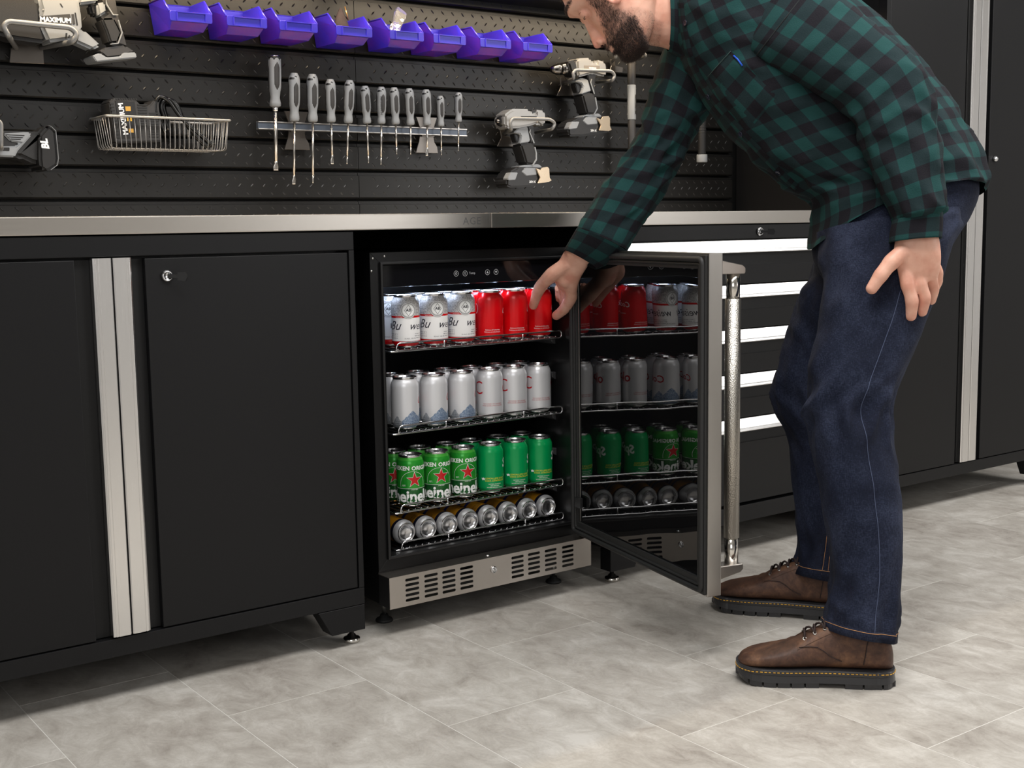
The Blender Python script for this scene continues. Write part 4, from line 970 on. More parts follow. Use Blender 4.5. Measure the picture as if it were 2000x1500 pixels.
# hammer with a grey sleeve, and the second one behind the man
def hammer(name, label, X, ztop, segs, Y, r, headw, tail=None):
    o = thing(name, (X, Y, segs[-1][1]), label, 'hammer')
    for nm, z1, mt, k in [(s[0], s[1], s[2], s[3]) for s in segs]: pass
    z = ztop
    for nm, z1, mt, k in segs:
        MB().lathe([(0, z1), (r*k*0.96, z1), (r*k, z1+0.002), (r*k, z-0.002), (r*k*0.96, z), (0, z)], 22, Matrix.Translation((X, Y, 0)) @ Matrix.Diagonal((1, 0.82, 1, 1))).build(nm, mt, o); z = z1
    hd = MB(); hd.tube([(X-headw, Y, ztop+0.012), (X-headw*.72, Y, ztop+0.012), (X-headw*.70, Y, ztop+0.012), (X+headw*.4, Y, ztop+0.014), (X+headw, Y, ztop+0.004)], [0.015, 0.015, 0.012, 0.013, 0.005], 14)
    hd.build('head', SILV, o); return o
wv_ = at_y(1233.8, 250, 0.545); zz = lambda v: at_y(1233.8, v, 0.545).z
hm = hammer('claw_hammer', 'hammer with a dark shaft and pale grey sleeve hanging behind the man\'s chin', wv_.x, zz(112), [('shaft', zz(166), GRIP2, 1.0), ('sleeve', zz(234), GREYM, 1.05), ('grip', zz(330), GRIP2, 0.95)], 0.545, 0.0135, 0.042)
text_flat(MB(), 'MAXIMUM', 0.0125, Matrix.Translation((wv_.x+0.0065, 0.5325, zz(204))) @ Matrix.Rotation(math.radians(22), 4, 'Z') @ Matrix.Rotation(math.pi/2, 4, 'X') @ Matrix.Rotation(-math.pi/2, 4, 'Z'), bold=0.0003).build('lettering', DARKP, hm)
hook('grey wire hook carrying the pale-sleeved hammer', ZB, [(1130, 175), (1110, 110), (1240, 95), (1560, 110), (1590, 150)], (1080, 230), (1480, 200), [(1040, 200), (1110, 200), (1120, 300), (1240, 330), (1230, 410), (1030, 400), (1060, 300)], 0.50)
w2 = at_y(1371, 300, 0.545); z2 = lambda v: at_y(1371, v, 0.545).z
h2 = hammer('ribbed_hammer', 'ribbed dark hammer handle with a grey end, hanging behind the man\'s chest', w2.x, z2(95), [('shaft', z2(170), GRIP2, 0.85), ('grip', z2(302), GRIP, 0.92), ('end_cap', z2(317), GREYM, 1.25)], 0.545, 0.0152, 0.042)
hook('grey wire hook carrying the ribbed hammer behind the man', zc(1371-1233.8+1060, 90-17/1, 7.895), [(1130, 175), (1110, 110), (1240, 95), (1560, 110), (1590, 150)], (1080, 230), (1480, 200), [(1040, 200), (1110, 200), (1120, 300), (1240, 330), (1230, 410), (1030, 400), (1060, 300)], 0.50)
for k in range(16):
    z = z2(180)-0.0085*k; MB().tube([(w2.x+0.0142*math.cos(a), 0.545+0.0116*math.sin(a), z) for a in [2*math.pi*j/16 for j in range(16)]], 0.0011, 5, True).build('grip_rib', GRIP, h2)

# reciprocating saw at the top left
rs = cordless('reciprocating_saw', 'large grey and black reciprocating saw hanging at the top left', Z7, 0.505, [
    ('front_boot', GRIP, [(-260, 30), (0, -10), (520, -10), (552, 120), (560, 300), (642, 560), (560, 577), (160, 522), (-260, 380)], 0.002, 0.072, 0.008), ('housing', GREYM, [(508, -60), (1060, -60), (1102, 200), (1118, 400), (1042, 520), (650, 572), (562, 380), (530, 240), (556, 130)], 0.0, 0.074, 0.007),
    ('vent', DARKP, [(1005, 170), (1022, 170), (1052, 340), (1032, 345)], -0.0006, 0.002, 0), ('vent', DARKP, [(885, 445), (908, 445), (900, 520), (880, 522)], -0.0006, 0.002, 0), ('vent', DARKP, [(925, 475), (945, 470), (940, 510), (922, 512)], -0.0006, 0.002, 0), ('vent', DARKP, [(805, 48), (822, 48), (850, 95), (836, 100)], -0.0006, 0.002, 0),
    ('label_plate', GRIP2, [(555, 215), (945, 188), (970, 330), (560, 312)], -0.0012, 0.004, 0.0005), ('label_tab', GRIP2, [(962, 190), (998, 190), (1015, 325), (982, 330)], -0.0010, 0.004, 0.0004), ('bridge', GREYM, [(1060, -60), (1330, -60), (1325, 30), (1190, 48), (1064, 62)], 0.012, 0.06, 0.005),
    ('handle_cover', GREYM, [(1300, 40), (1440, 20), (1452, 160), (1335, 232), (1312, 110)], 0.012, 0.06, 0.005), ('trigger', DARKP, [(1198, 58), (1296, 55), (1310, 190), (1300, 218), (1232, 205)], 0.022, 0.05, 0.005),
    ('handle', GRIP2, [(1380, -60), (1560, -60), (1600, 200), (1702, 540), (1725, 645), (1480, 605), (1424, 420), (1342, 240), (1440, 160)], 0.010, 0.062, 0.007), ('grip', GRIP, [(1365, 245), (1540, 238), (1640, 440), (1592, 572), (1492, 582), (1440, 420)], 0.006, 0.02, 0.004),
    ('handle_edge', GREYM, [(1432, -10), (1450, 60), (1530, 190), (1598, 194), (1592, 206), (1522, 206), (1436, 66)], 0.007, 0.012, 0.0005), ('handle_edge', GREYM, [(1590, 268), (1604, 268), (1656, 440), (1600, 590), (1490, 600), (1490, 588), (1590, 578), (1640, 440)], 0.004, 0.010, 0.0005),
    ('strut', GREYM, [(1040, 382), (1140, 400), (1372, 612), (1258, 672), (1010, 560)], 0.014, 0.058, 0.006), ('foot', GRIP2, [(1340, 702), (1400, 640), (1700, 610), (1832, 702), (1650, 762), (1440, 792)], 0.004, 0.068, 0.005),
    ('foot_rim', GREYM, [(1245, 750), (1340, 712), (1440, 772), (1622, 757), (1662, 710), (1830, 705), (1846, 776), (1300, 832)], 0.000, 0.072, 0.002)], [], (700, 560))
sign('MAXIMUM', Z7, (750, 268), 0.5036, 0.0145, 0.03, bold=0.0006).build('lettering', WHITEP, rs)
hook('thick grey wire hook cradling the reciprocating saw', Z7, [(110, 480), (45, 350), (110, 288), (950, 372), (1035, 450), (980, 565)], (215, 640), (560, 640), [(215, 585), (560, 600), (582, 650), (598, 862), (130, 842), (150, 655)], 0.480, 0.0062)
# tool at the left edge
lt = cordless('angle_grinder', 'black and grey cordless tool marked BL, cut by the left edge', Z8, 0.505, [
    ('body', GRIP, [(-300, 540), (0, 545), (470, 558), (720, 570), (830, 560), (905, 470), (940, 520), (800, 680), (800, 1210), (640, 1180), (400, 1065), (0, 1085), (-300, 1080)], 0.004, 0.075, 0.008),
    ('cover', GREYM, [(60, 608), (470, 578), (592, 580), (622, 642), (350, 950), (292, 1070), (0, 1052), (-200, 1050), (-200, 860), (320, 852), (392, 790), (212, 762)], -0.001, 0.02, 0.003),
    ('vent', DARKP, [(115, 622), (480, 640), (476, 655), (135, 640)], -0.0016, 0.002, 0), ('vent', DARKP, [(160, 665), (450, 682), (438, 697), (180, 682)], -0.0016, 0.002, 0), ('vent', DARKP, [(205, 706), (412, 715), (402, 732), (222, 724)], -0.0016, 0.002, 0), ('switch', DARKP, [(10, 880), (188, 880), (186, 948), (10, 940)], -0.0022, 0.004, 0.0005),
    ('end_cap', DARKP, [(770, 645), (935, 455), (1000, 470), (1090, 560), (1142, 1100), (1120, 1222), (1000, 1312), (900, 1352), (792, 1280), (772, 1100)], -0.012, 0.085, 0.006), ('cap_edge', GREYM, [(940, 448), (1003, 464), (1097, 556), (1150, 1100), (1127, 1226), (1004, 1318), (1000, 1312), (1120, 1222), (1142, 1100), (1090, 560), (1000, 470)], -0.0135, -0.004, 0.0)], [], (300, 1080))
sign('BL', Z8, (872, 812), 0.4925, 0.0210, math.pi/2+0.18, bold=0.001, shear=0.25).build('lettering', WHITEP, lt)
hook('grey wire hook holding the tool at the left edge', Z8, [(20, 880), (22, 360), (-200, 340)], (60, 1000), (-260, 420), [(-120, 900), (90, 900), (100, 1060), (-140, 1060)], 0.482)

# ------------------------------------------------------------------ the man
from mathutils import noise as mnoise
def catmull(P, n):
    """interpolate a list of equal-length float tuples to n samples"""
    P = np.array(P, float); m = len(P); out = []
    for i in range(n):
        t = i/(n-1)*(m-1); k = min(int(t), m-2); f = t-k
        p0, p1, p2, p3 = P[max(k-1, 0)], P[k], P[k+1], P[min(k+2, m-1)]
        out.append(0.5*((2*p1)+(p2-p0)*f+(2*p0-5*p1+4*p2-p3)*f*f+(3*p1-p0-3*p2+p3)*f**3))
    return np.array(out)
def sec_loft(secs, n=40, m=48, shrink=1.0, exp=2.3, fold=0.0, fscale=10.0, seed=0.0, uvs=True, refc=None, warp=None, slant=0.0, famp=None, fang=1.3):
    """limb or garment from sections (frontx, fronty, backx, backy, depth, half width): silhouette measured in the photo, real depth added.
    returns rings (world) and uv rings in metres; ring angle 0 = back edge, pi/2 = far side, pi = front edge, -pi/2 = near side"""
    S = catmull(secs, n); rings = []; cs = []
    for (ax, ay, bx, by, d, w) in S:
        A, Bp = at_d(ax, ay, d), at_d(bx, by, d); c = (A+Bp)/2; h = (Bp-A)/2*shrink; ring = []
        for k in range(m):
            a = 2*math.pi*k/m; ca, sa = math.cos(a), math.sin(a)
            ca = math.copysign(abs(ca)**(2/exp), ca); sa = math.copysign(abs(sa)**(2/exp), sa)
            ring.append(c+h*ca+FWD*(w*shrink*sa))
        rings.append(ring); cs.append(c)
    L = [0.0]
    for i in range(1, n): L.append(L[-1]+(cs[i]-cs[i-1]).length)
    if warp:
        for i in range(n):
            for k in range(m): rings[i][k] = warp(rings[i][k], i/(n-1), 2*math.pi*k/m)
    if fold:
        out = []
        for i in range(n):
            rr = []; amp = famp(i/(n-1)) if famp else 1.0
            for k in range(m):
                p = rings[i][k]; nd = (p-cs[i]); nd = nd.normalized() if nd.length > 1e-6 else Vector((0, 0, 1)); a = 2*math.pi*k/m
                q = Vector((L[i]*fscale+0.8*math.sin(a+seed)+seed*7, math.cos(a)*fang+seed*3, math.sin(a)*fang)); v = mnoise.noise(q)
                r1 = 1-abs(v)*2.6; v2 = mnoise.noise(q*2.1+Vector((5, 9, 2)))
                rr.append(p+nd*fold*amp*(max(r1, -0.6)*0.75+v2*0.45-0.35))
            out.append(rr)
        rings = out
    circ = refc or 2*math.pi*math.sqrt((np.mean([((at_d(s[0], s[1], s[4])-at_d(s[2], s[3], s[4])).length/2)**2 for s in S])+np.mean([s[5]**2 for s in S]))/2)
    uv = [[(circ*k/m, L[i]+slant*math.sin(2*math.pi*k/m)) for k in range(m+1)] for i in range(n)]
    return rings, uv
# sections ---------------------------------------------------------------
TORSO = [(1584, 487, 1908, 384, 2.70, .178), (1590, 430, 1916, 362, 2.70, .178), (1588, 388, 1904, 318, 2.70, .172), (1550, 368, 1885, 270, 2.71, .168), (1492, 324, 1853, 214, 2.72, .168), (1432, 264, 1812, 158, 2.73, .172), (1385, 202, 1765, 102, 2.74, .180),
         (1350, 146, 1712, 54, 2.76, .190), (1326, 104, 1650, 6, 2.77, .196), (1314, 58, 1588, -42, 2.78, .190), (1308, 14, 1515, -86, 2.79, .150), (1316, -24, 1446, -112, 2.79, .085)]
SL_NEAR = [(1420, 66, 1500, -90, 2.70, .05), (1462, 108, 1578, -46, 2.62, .085), (1532, 142, 1652, 8, 2.565, .080), (1604, 184, 1727, 68, 2.53, .074), (1656, 224, 1786, 120, 2.51, .071), (1682, 276, 1820, 190, 2.50, .069), (1702, 328, 1834, 272, 2.49, .064), (1727, 384, 1840, 345, 2.48, .060), (1742, 422, 1845, 402, 2.475, .056), (1746, 434, 1838, 420, 2.475, .044)]
CF_NEAR = [(1745, 430, 1839, 416, 2.475, .0445), (1740, 452, 1839, 442, 2.475, .0445), (1738, 474, 1837, 466, 2.475, .0450)]
SL_FAR = [(1352, 30, 1425, 110, 2.82, .075), (1300, 84, 1408, 185, 2.855, .082), (1276, 160, 1380, 226, 2.88, .075), (1248, 244, 1347, 280, 2.89, .068), (1216, 308, 1320, 335, 2.895, .063), (1177, 362, 1286, 394, 2.895, .058), (1147, 412, 1252, 442, 2.89, .052), (1131, 438, 1232, 474, 2.888, .047), (1127, 447, 1222, 489, 2.888, .043)]
CF_FAR = [(1126, 446, 1222, 490, 2.886, .0440), (1112, 470, 1196, 512, 2.912, .0440), (1101, 489, 1166, 526, 2.942, .0440)]
PELVIS = [(1612, 360, 1895, 330, 2.70, .150), (1600, 420, 1900, 385, 2.70, .165), (1594, 470, 1886, 420, 2.70, .172), (1600, 520, 1856, 470, 2.70, .165), (1640, 575, 1820, 540, 2.70, .12)]
LEG_N = [(1604, 450, 1886, 408, 2.635, .115), (1604, 500, 1866, 452, 2.62, .115), (1609, 560, 1838, 532, 2.60, .110), (1601, 640, 1798, 640, 2.585, .100), (1584, 710, 1764, 728, 2.57, .092), (1574, 775, 1739, 793, 2.56, .085), (1579, 832, 1741, 850, 2.555, .082), (1592, 900, 1750, 920, 2.55, .080), (1607, 985, 1757, 1000, 2.545, .078), (1622, 1070, 1757, 1080, 2.54, .074), (1626, 1130, 1753, 1142, 2.535, .073), (1614, 1196, 1749, 1215, 2.53, .075), (1610, 1226, 1747, 1250, 2.53, .076)]
LEG_F = [(1592, 440, 1850, 415, 2.775, .110), (1588, 500, 1800, 478, 2.80, .112), (1561, 590, 1752, 600, 2.85, .105), (1531, 680, 1706, 700, 2.90, .097), (1513, 745, 1671, 765, 2.93, .090), (1518, 800, 1663, 815, 2.95, .085), (1540, 855, 1670, 870, 2.96, .080), (1546, 930, 1679, 945, 2.965, .077), (1556, 1020, 1679, 1030, 2.97, .072), (1552, 1080, 1671, 1090, 2.97, .071), (1543, 1116, 1667, 1138, 2.97, .073)]
# materials --------------------------------------------------------------
def m_plaid():
    t = NT('green_and_black_plaid_flannel'); uv = t.coord('UV'); sp = t.node('ShaderNodeSeparateXYZ'); t.l.new(uv, sp.inputs[0])
    P = 0.0570
    def stripe(s, o):
        f = t.math('FRACT', t.math('ADD', t.math('DIVIDE', s, P), o)); a = t.math('MULTIPLY', t.math('SUBTRACT', f, 0.495), 60.0, clamp=True)
        b = t.math('MULTIPLY', t.math('SUBTRACT', 0.995, f), 60.0, clamp=True); return t.math('MULTIPLY', a, b)
    k = t.math('MULTIPLY', t.math('ADD', stripe(sp.outputs[0], 100.1), stripe(sp.outputs[1], 100.35)), 0.5)
    col = t.ramp(k, [(0.0, srgb(27, 62, 61)), (0.5, srgb(26, 40, 43)), (1.0, srgb(24, 21, 27))])
    n = t.noise(t.mapping(uv, (1, 1, 1)), 900, 2); col = t.mix(t.math('MULTIPLY', t.math('SUBTRACT', n, 0.35, clamp=True), 0.25), col, srgb(62, 78, 76))
    t.set(color=col, rough=0.92, spec=0.15); h = t.math('ADD', t.noise(t.coord('Object'), 420, 3), t.math('MULTIPLY', t.noise(t.coord('Object'), 14, 3), 3.0))
    t.bump(h, 0.35, 0.0016); return t.m
PLAID = m_plaid()
def m_denim():
    t = NT('dark_indigo_denim'); c = t.coord('Object'); n = t.noise(c, 6, 5, 0.6); tw = t.noise(t.mapping(c, (700, 700, 120)), 1.0, 2); tw2 = t.noise(t.mapping(c, (160, 160, 900)), 1.0, 2)
    f = t.math('ADD', t.math('MULTIPLY', n, 0.55), t.math('MULTIPLY', t.math('ADD', tw, tw2), 0.26))
    t.set(color=t.ramp(f, [(0.36, srgb(12, 15, 28)), (0.52, srgb(23, 28, 45)), (0.70, srgb(52, 59, 80))]), rough=0.85, spec=0.2)
    t.bump(t.math('ADD', t.math('MULTIPLY', tw, 0.5), t.math('MULTIPLY', t.noise(c, 22, 4), 2.0)), 0.35, 0.002); return t.m
DENIM = m_denim()
def m_leather():
    t = NT('brown_oiled_leather'); c = t.coord('Object'); n = t.noise(c, 14, 6, 0.65, dist=0.4); s = t.noise(c, 60, 5, 0.7, dist=1.0)
    col = t.ramp(t.math('ADD', t.math('MULTIPLY', n, 0.7), t.math('MULTIPLY', s, 0.3)), [(0.34, srgb(50, 34, 28)), (0.5, srgb(84, 58, 45)), (0.66, srgb(122, 88, 64))])
    t.set(color=col, rough=0.55, spec=0.35); t.bump(t.math('ADD', t.noise(c, 300, 3), s), 0.25, 0.001); return t.m
LEATHER = m_leather()
SOLE = mat('black_rubber_sole', srgb(46, 46, 48), 0.36, 0, 0.1, 300)
YSTITCH = mat('yellow_stitching', srgb(214, 160, 50), 0.6)
OSTITCH = mat('orange_stitching', srgb(176, 128, 84), 0.7)
LACE = mat('brown_lace', srgb(46, 32, 30), 0.8, 0, 0.4, 600)
_t = NT('dark_brown_hair'); _t.set(color=_t.ramp(_t.noise(_t.coord(), 420, 2), [(0.35, srgb(34, 25, 24)), (0.55, srgb(62, 46, 41)), (0.72, srgb(118, 100, 92))]), rough=0.55); HAIR = _t.m
BTN = mat('navy_button', srgb(34, 36, 50), 0.25)
def m_skin():
    t = NT('skin'); c = t.coord('Object'); n = t.noise(c, 30, 4); f = t.noise(c, 260, 3)
    at = t.node('ShaderNodeVertexColor'); at.layer_name = 'tint'; sp = t.node('ShaderNodeSeparateColor'); t.l.new(at.outputs[0], sp.inputs[0])
    base = t.ramp(n, [(0.35, srgb(212, 154, 132)), (0.65, srgb(230, 180, 158))])
    base = t.mix(t.math('MULTIPLY', sp.outputs[0], 0.75), base, srgb(210, 122, 104))          # redder tips, nose, knuckles
    base = t.mix(t.math('MULTIPLY', sp.outputs[1], 0.62), base, srgb(104, 80, 70))             # stubble
    t.set(color=base, rough=0.48, sss=0.10, spec=0.4); t.p.inputs['Subsurface Radius'].default_value = (0.012, 0.005, 0.003)
    t.bump(f, 0.12, 0.0008); return t.m
SKIN = m_skin()
# head frame -------------------------------------------------------------
HD = 2.72; HS = 1.10
def img_dir(x, y): return (RIGHT*x+DOWN*y).normalized()
hU0, hF0 = img_dir(-0.77, -0.64), img_dir(-0.64, 0.77)
yaw = math.radians(8)
hF = (hF0*math.cos(yaw)+FWD*math.sin(yaw)).normalized(); hS = hU0.cross(hF).normalized(); hU = hU0
if hS.dot(FWD) > 0: hS = -hS                              # hS points to his left side, towards the photographer
hO = at_d(1205, -24, HD)
def HP(f, s, u): return hO+(hF*f+hS*s+hU*u)*HS
def to_head(p):
    d = (p-hO)/HS; return d.dot(hF), d.dot(hS), d.dot(hU)
BODY = MB()
HSL = [(.128, .012, -.022, .014), (.120, .042, -.050, .038), (.104, .066, -.076, .058), (.082, .080, -.092, .071), (.064, .0875, -.098, .0755), (.050, .0955, -.100, .0775), (.041, .0990, -.100, .0775), (.032, .0972, -.100, .0770), (.020, .0915, -.100, .0765), (.006, .0880, -.098, .0755), (-.012, .0870, -.093, .0735),
       (-.030, .0890, -.083, .0710), (-.044, .0930, -.072, .0690), (-.056, .0975, -.058, .0665), (-.063, .0945, -.050, .0650), (-.070, .0970, -.038, .0625), (-.080, .0930, -.022, .0590), (-.093, .0970, -.004, .0530), (-.104, .0945, .014, .0440), (-.112, .0850, .032, .0310), (-.117, .0680, .045, .0150)]
hr = []
HI = catmull([tuple(x) for x in HSL], 64)
for (u, ff, fb, hw) in HI:
    ring = []; fc = (ff+fb)/2; fr_ = (ff-fb)/2
    for k in range(64):
        a = 2*math.pi*k/64; ca, sa = math.cos(a), math.sin(a); e = 2.25
        f = fc+fr_*math.copysign(abs(ca)**(2/e), ca); s = hw*math.copysign(abs(sa)**(2/e), sa)
        # eye sockets, cheekbones
        es = math.exp(-(((abs(s)-.031)/.015)**2+((u-.014)/.011)**2)); 
        if ca > 0: f -= .010*es
        ck = math.exp(-(((abs(s)-.045)/.016)**2+((u+.022)/.014)**2)); 
        if ca > 0: f += .004*ck
        br = math.exp(-(((abs(s)-.028)/.022)**2+((u-.040)/.008)**2)); 
        if ca > 0: f += .0045*br
        ring.append(HP(f, s, u))
    hr.append(ring)
BODY.loft(hr)
# nose
nr = []
for (u, tip, hw) in [(.014, .0895, .0075), (.004, .0950, .0080), (-.008, .1005, .0088), (-.020, .1065, .0100), (-.031, .1130, .0118), (-.039, .1168, .0132), (-.0445, .1160, .0138), (-.0485, .1095, .0125), (-.0510, .0990, .0095)]:
    nr.append([HP(.078+(tip-.078)*max(0.0, math.cos(a))**0.8 if math.cos(a) > 0 else .078, hw*(math.sin(a) if math.cos(a) > 0 else math.sin(a)), u) for a in [2*math.pi*k/20 for k in range(20)]])
BODY.loft(nr)
for s in (-1, 1):
    BODY.sphere(HP(.1010, s*.0120, -.0435), (.0085*HS, .0085*HS, .0072*HS), n=14, m=10)
    BODY.sphere(HP(.0800, s*.0300, .0145), .0118*HS, n=16, m=10)             # eyeball under the lid
    # ear
    ear = [HP(.022+.0165*math.cos(a)-.006*math.sin(a), s*(.0775+.007*(0.5-0.5*math.cos(a))), .002+.031*math.sin(a)) for a in [2*math.pi*k/20 for k in range(20)]]
    BODY.tube(ear, .0046*HS, 8, True); BODY.sphere(HP(.022, s*.0765, .002), (.012*HS, .005*HS, .012*HS), n=12, m=8); BODY.sphere(HP(.0290, s*.0785, -.0265), .0078*HS, n=12, m=8)
for f, u, r in ((.0985, -.0595, .0060), (.0970, -.0710, .0068)): BODY.tube([HP(f-.012, -.022, u), HP(f-.003, -.012, u), HP(f, 0, u), HP(f-.003, .012, u), HP(f-.012, .022, u)], [.003, r*.9, r, r*.9, .003], 10)
# neck, trunk and limbs under the clothes
nk = [(1208, 40, 1250, -60, 2.745, .050), (1236, 74, 1262, -74, 2.755, .056), (1268, 86, 1290, -82, 2.765, .060), (1305, 94, 1330, -84, 2.78, .064), (1345, 120, 1400, -70, 2.785, .085), (1400, 150, 1480, -30, 2.78, .10)]
rg, _ = sec_loft(nk, 20, 32); BODY.loft(rg)
rg, _ = sec_loft(TORSO[1:], 26, 32, 0.88); BODY.loft(rg)
rg, _ = sec_loft(PELVIS, 10, 32, 0.9); BODY.loft(rg)
rg, _ = sec_loft(SL_NEAR+[(1748, 470, 1834, 462, 2.475, .032)], 30, 24, 0.72); BODY.loft(rg)
rg, _ = sec_loft(SL_FAR+[(1101, 490, 1148, 523, 2.955, .034)], 30, 24, 0.72); BODY.loft(rg)
ANK_N = [(1668, 1300, 1722, 1302, 2.525, .024)]; ANK_F = [(1590, 1185, 1640, 1187, 2.955, .024)]
rg, _ = sec_loft(LEG_N[:-2]+ANK_N, 30, 24, 0.80); BODY.loft(rg)
rg, _ = sec_loft(LEG_F[:-1]+ANK_F, 30, 24, 0.80); BODY.loft(rg)
NAILS = []
def finger(pts, r0, r1, nail=None):
    P = [at_d(*p) for p in pts]; Q = []; n_ = 5
    for a in range(len(P)-1):
        p0, p1, p2, p3 = P[max(a-1, 0)], P[a], P[a+1], P[min(a+2, len(P)-1)]
        for s_ in range(n_):
            t_ = s_/n_; Q.append(0.5*((2*p1)+(p2-p0)*t_+(2*p0-5*p1+4*p2-p3)*t_*t_+(3*p1-p0-3*p2+p3)*t_**3))
    Q.append(P[-1]); m = len(Q); R = []
    for i in range(m):
        f = i/(m-1); kn = sum(math.exp(-((i-j*n_)/1.4)**2) for j in range(1, len(P)-1))
        R.append((r0+(r1-r0)*f)*(0.96+0.09*kn))
    d = (Q[-1]-Q[-2]).normalized(); e = Q[-1]
    for s_, k in ((.30, .95), (.60, .80), (.85, .52), (.97, .22)): Q.append(e+d*r1*s_); R.append(r1*k)
    BODY.tube(Q, R, 14)
    if nail is not None: NAILS.append((e, d, nail, r1))
# left hand resting on the near thigh
rg, _ = sec_loft([(1750, 458, 1830, 452, 2.475, .026), (1748, 478, 1834, 472, 2.474, .025), (1744, 500, 1837, 494, 2.473, .022), (1752, 522, 1837, 514, 2.477, .0180), (1756, 542, 1834, 534, 2.484, .0155), (1762, 556, 1828, 548, 2.490, .011)], 18, 28); BODY.loft(rg)
finger([(1766, 490, 2.466), (1741, 512, 2.462), (1720, 538, 2.463), (1703, 563, 2.468)], .0180, .0122, nail=-FWD*1.0+RIGHT*(-0.25)+DOWN*(-0.2))
finger([(1768, 526, 2.480), (1773, 556, 2.477), (1781, 588, 2.480), (1779, 616, 2.492)], .0150, .0118)
finger([(1790, 526, 2.484), (1798, 556, 2.484), (1806, 582, 2.490), (1801, 608, 2.504)], .0142, .0110)
finger([(1810, 522, 2.490), (1819, 546, 2.498), (1823, 566, 2.512), (1819, 586, 2.530)], .0132, .0102)
finger([(1823, 512, 2.496), (1831, 532, 2.508), (1831, 550, 2.526), (1826, 564, 2.545)], .0118, .0092)
# right hand closing on the red can
rg, _ = sec_loft([(1106, 484, 1148, 520, 2.958, .030), (1097, 500, 1142, 529, 2.968, .031), (1088, 516, 1134, 543, 2.985, .033), (1081, 534, 1129, 558, 3.008, .037), (1083, 550, 1126, 572, 3.030, .039), (1092, 564, 1119, 580, 3.045, .030)], 18, 28); BODY.loft(rg)
finger([(1112, 514, 2.962), (1078, 537, 2.990), (1054, 563, 3.045), (1042, 596, 3.100)], .0205, .0116, nail=-FWD*0.6+RIGHT*(-0.8)+DOWN*(-0.15))
finger([(1112, 556, 3.008), (1115, 580, 3.045), (1103, 602, 3.095), (1087, 616, 3.134)], .0165, .0122)
finger([(1105, 560, 3.040), (1109, 584, 3.090), (1104, 602, 3.125), (1095, 612, 3.155)], .0145, .0112)
finger([(1099, 562, 3.068), (1101, 582, 3.120), (1099, 598, 3.155), (1092, 606, 3.180)], .0130, .0102)
finger([(1092, 562, 3.086), (1093, 578, 3.135), (1093, 591, 3.168), (1089, 599, 3.190)], .0118, .0092)
BODY.sphere(at_d(1106, 536, 2.998), (.027, .027, .034), n=16, m=10)         # ball of the thumb
# fuse to one continuous surface
_tmp = BODY.build('body_raw', SKIN); md = _tmp.modifiers.new('r', 'REMESH'); md.mode = 'VOXEL'; md.voxel_size = 0.0026; md.use_smooth_shade = True
_dg = bpy.context.evaluated_depsgraph_get(); _dg.update()
bme = bpy.data.meshes.new_from_object(_tmp.evaluated_get(_dg)); bpy.data.objects.remove(_tmp)
_n = len(bme.vertices); co = np.empty(_n*3); bme.vertices.foreach_get('co', co); co = co.reshape(-1, 3)
ed = np.empty(len(bme.edges)*2, dtype=np.int64); bme.edges.foreach_get('vertices', ed); ed = ed.reshape(-1, 2)
cnt = np.bincount(ed.ravel(), minlength=_n).astype(float)
for it in range(10):
    acc = np.stack([np.bincount(ed[:, 0], co[ed[:, 1], k], _n)+np.bincount(ed[:, 1], co[ed[:, 0], k], _n) for k in range(3)], 1)
    lap = acc/cnt[:, None]-co; co = co+lap*(0.55 if it % 2 == 0 else -0.50)
PB = Vector((0.78, -0.62, 0.0))
bme.vertices.foreach_set('co', (co-np.array(PB)).ravel()); bme.update()
# tint: red channel = flushed skin, green = stubble
H = (co-np.array(hO))/HS; hf, hs, hu = H @ np.array(hF), H @ np.array(hS), H @ np.array(hU)
poly = [(.038, .045), (.060, .045), (.062, .005), (.071, -.018), (.082, -.037), (.091, -.0525), (.118, -.0525), (.130, -.09), (.125, -.14), (.055, -.14), (.046, -.112), (.028, -.070), (.043, -.030), (.044, 0)]
def in_poly(x, y, P):
    ins = np.zeros(len(x), bool); j = len(P)-1
    for i in range(len(P)):
        (xi, yi), (xj, yj) = P[i], P[j]; c = ((yi > y) != (yj > y)) & (x < (xj-xi)*(y-yi)/(yj-yi+1e-12)+xi); ins ^= c; j = i
    return ins
inhead = (np.abs(hs) < 0.09) & (hu > -0.145) & (hu < 0.14) & (hf > -0.12) & (hf < 0.13)
jx = hf+0.004*np.sin(hu*900+hs*400); jy = hu+0.003*np.sin(hf*800)
beard = inhead & in_poly(jx, jy, poly)
neckst = inhead & in_poly(hf, hu, [(.045, -.03), (.028, -.07), (.046, -.112), (.03, -.135), (-.005, -.115), (.0, -.085), (.015, -.06)])
lip = (np.abs(hs) < 0.021) & (hu < -0.0615) & (hu > -0.0730) & (hf > 0.085)
scalp = inhead & ((hu > 0.062+0.25*np.maximum(0, hf-0.06)) | ((hf < 0.030) & (hu > 0.020)) | ((hf < 0.052) & (hu > 0.028)) | ((hf < -0.03) & (hu > -0.02)))
ears = (np.abs(hs) > 0.0765) & (np.abs(hu) < 0.045) & (np.abs(hf-.022) < 0.026)
tint = np.zeros((_n, 4)); tint[:, 3] = 1
tint[:, 1] = np.where(beard & ~lip, 1.0, 0); tint[scalp & ~ears, 1] = 1.0; tint[neckst, 1] = np.maximum(tint[neckst, 1], 0.28)
tint[:, 0] = np.exp(-(((hf-.113)/.016)**2+(hs/.016)**2+((hu+.040)/.014)**2))*0.8+ears*0.6+np.exp(-(((hf-.07)/.02)**2+((np.abs(hs)-.05)/.015)**2+((hu+.02)/.012)**2))*0.35
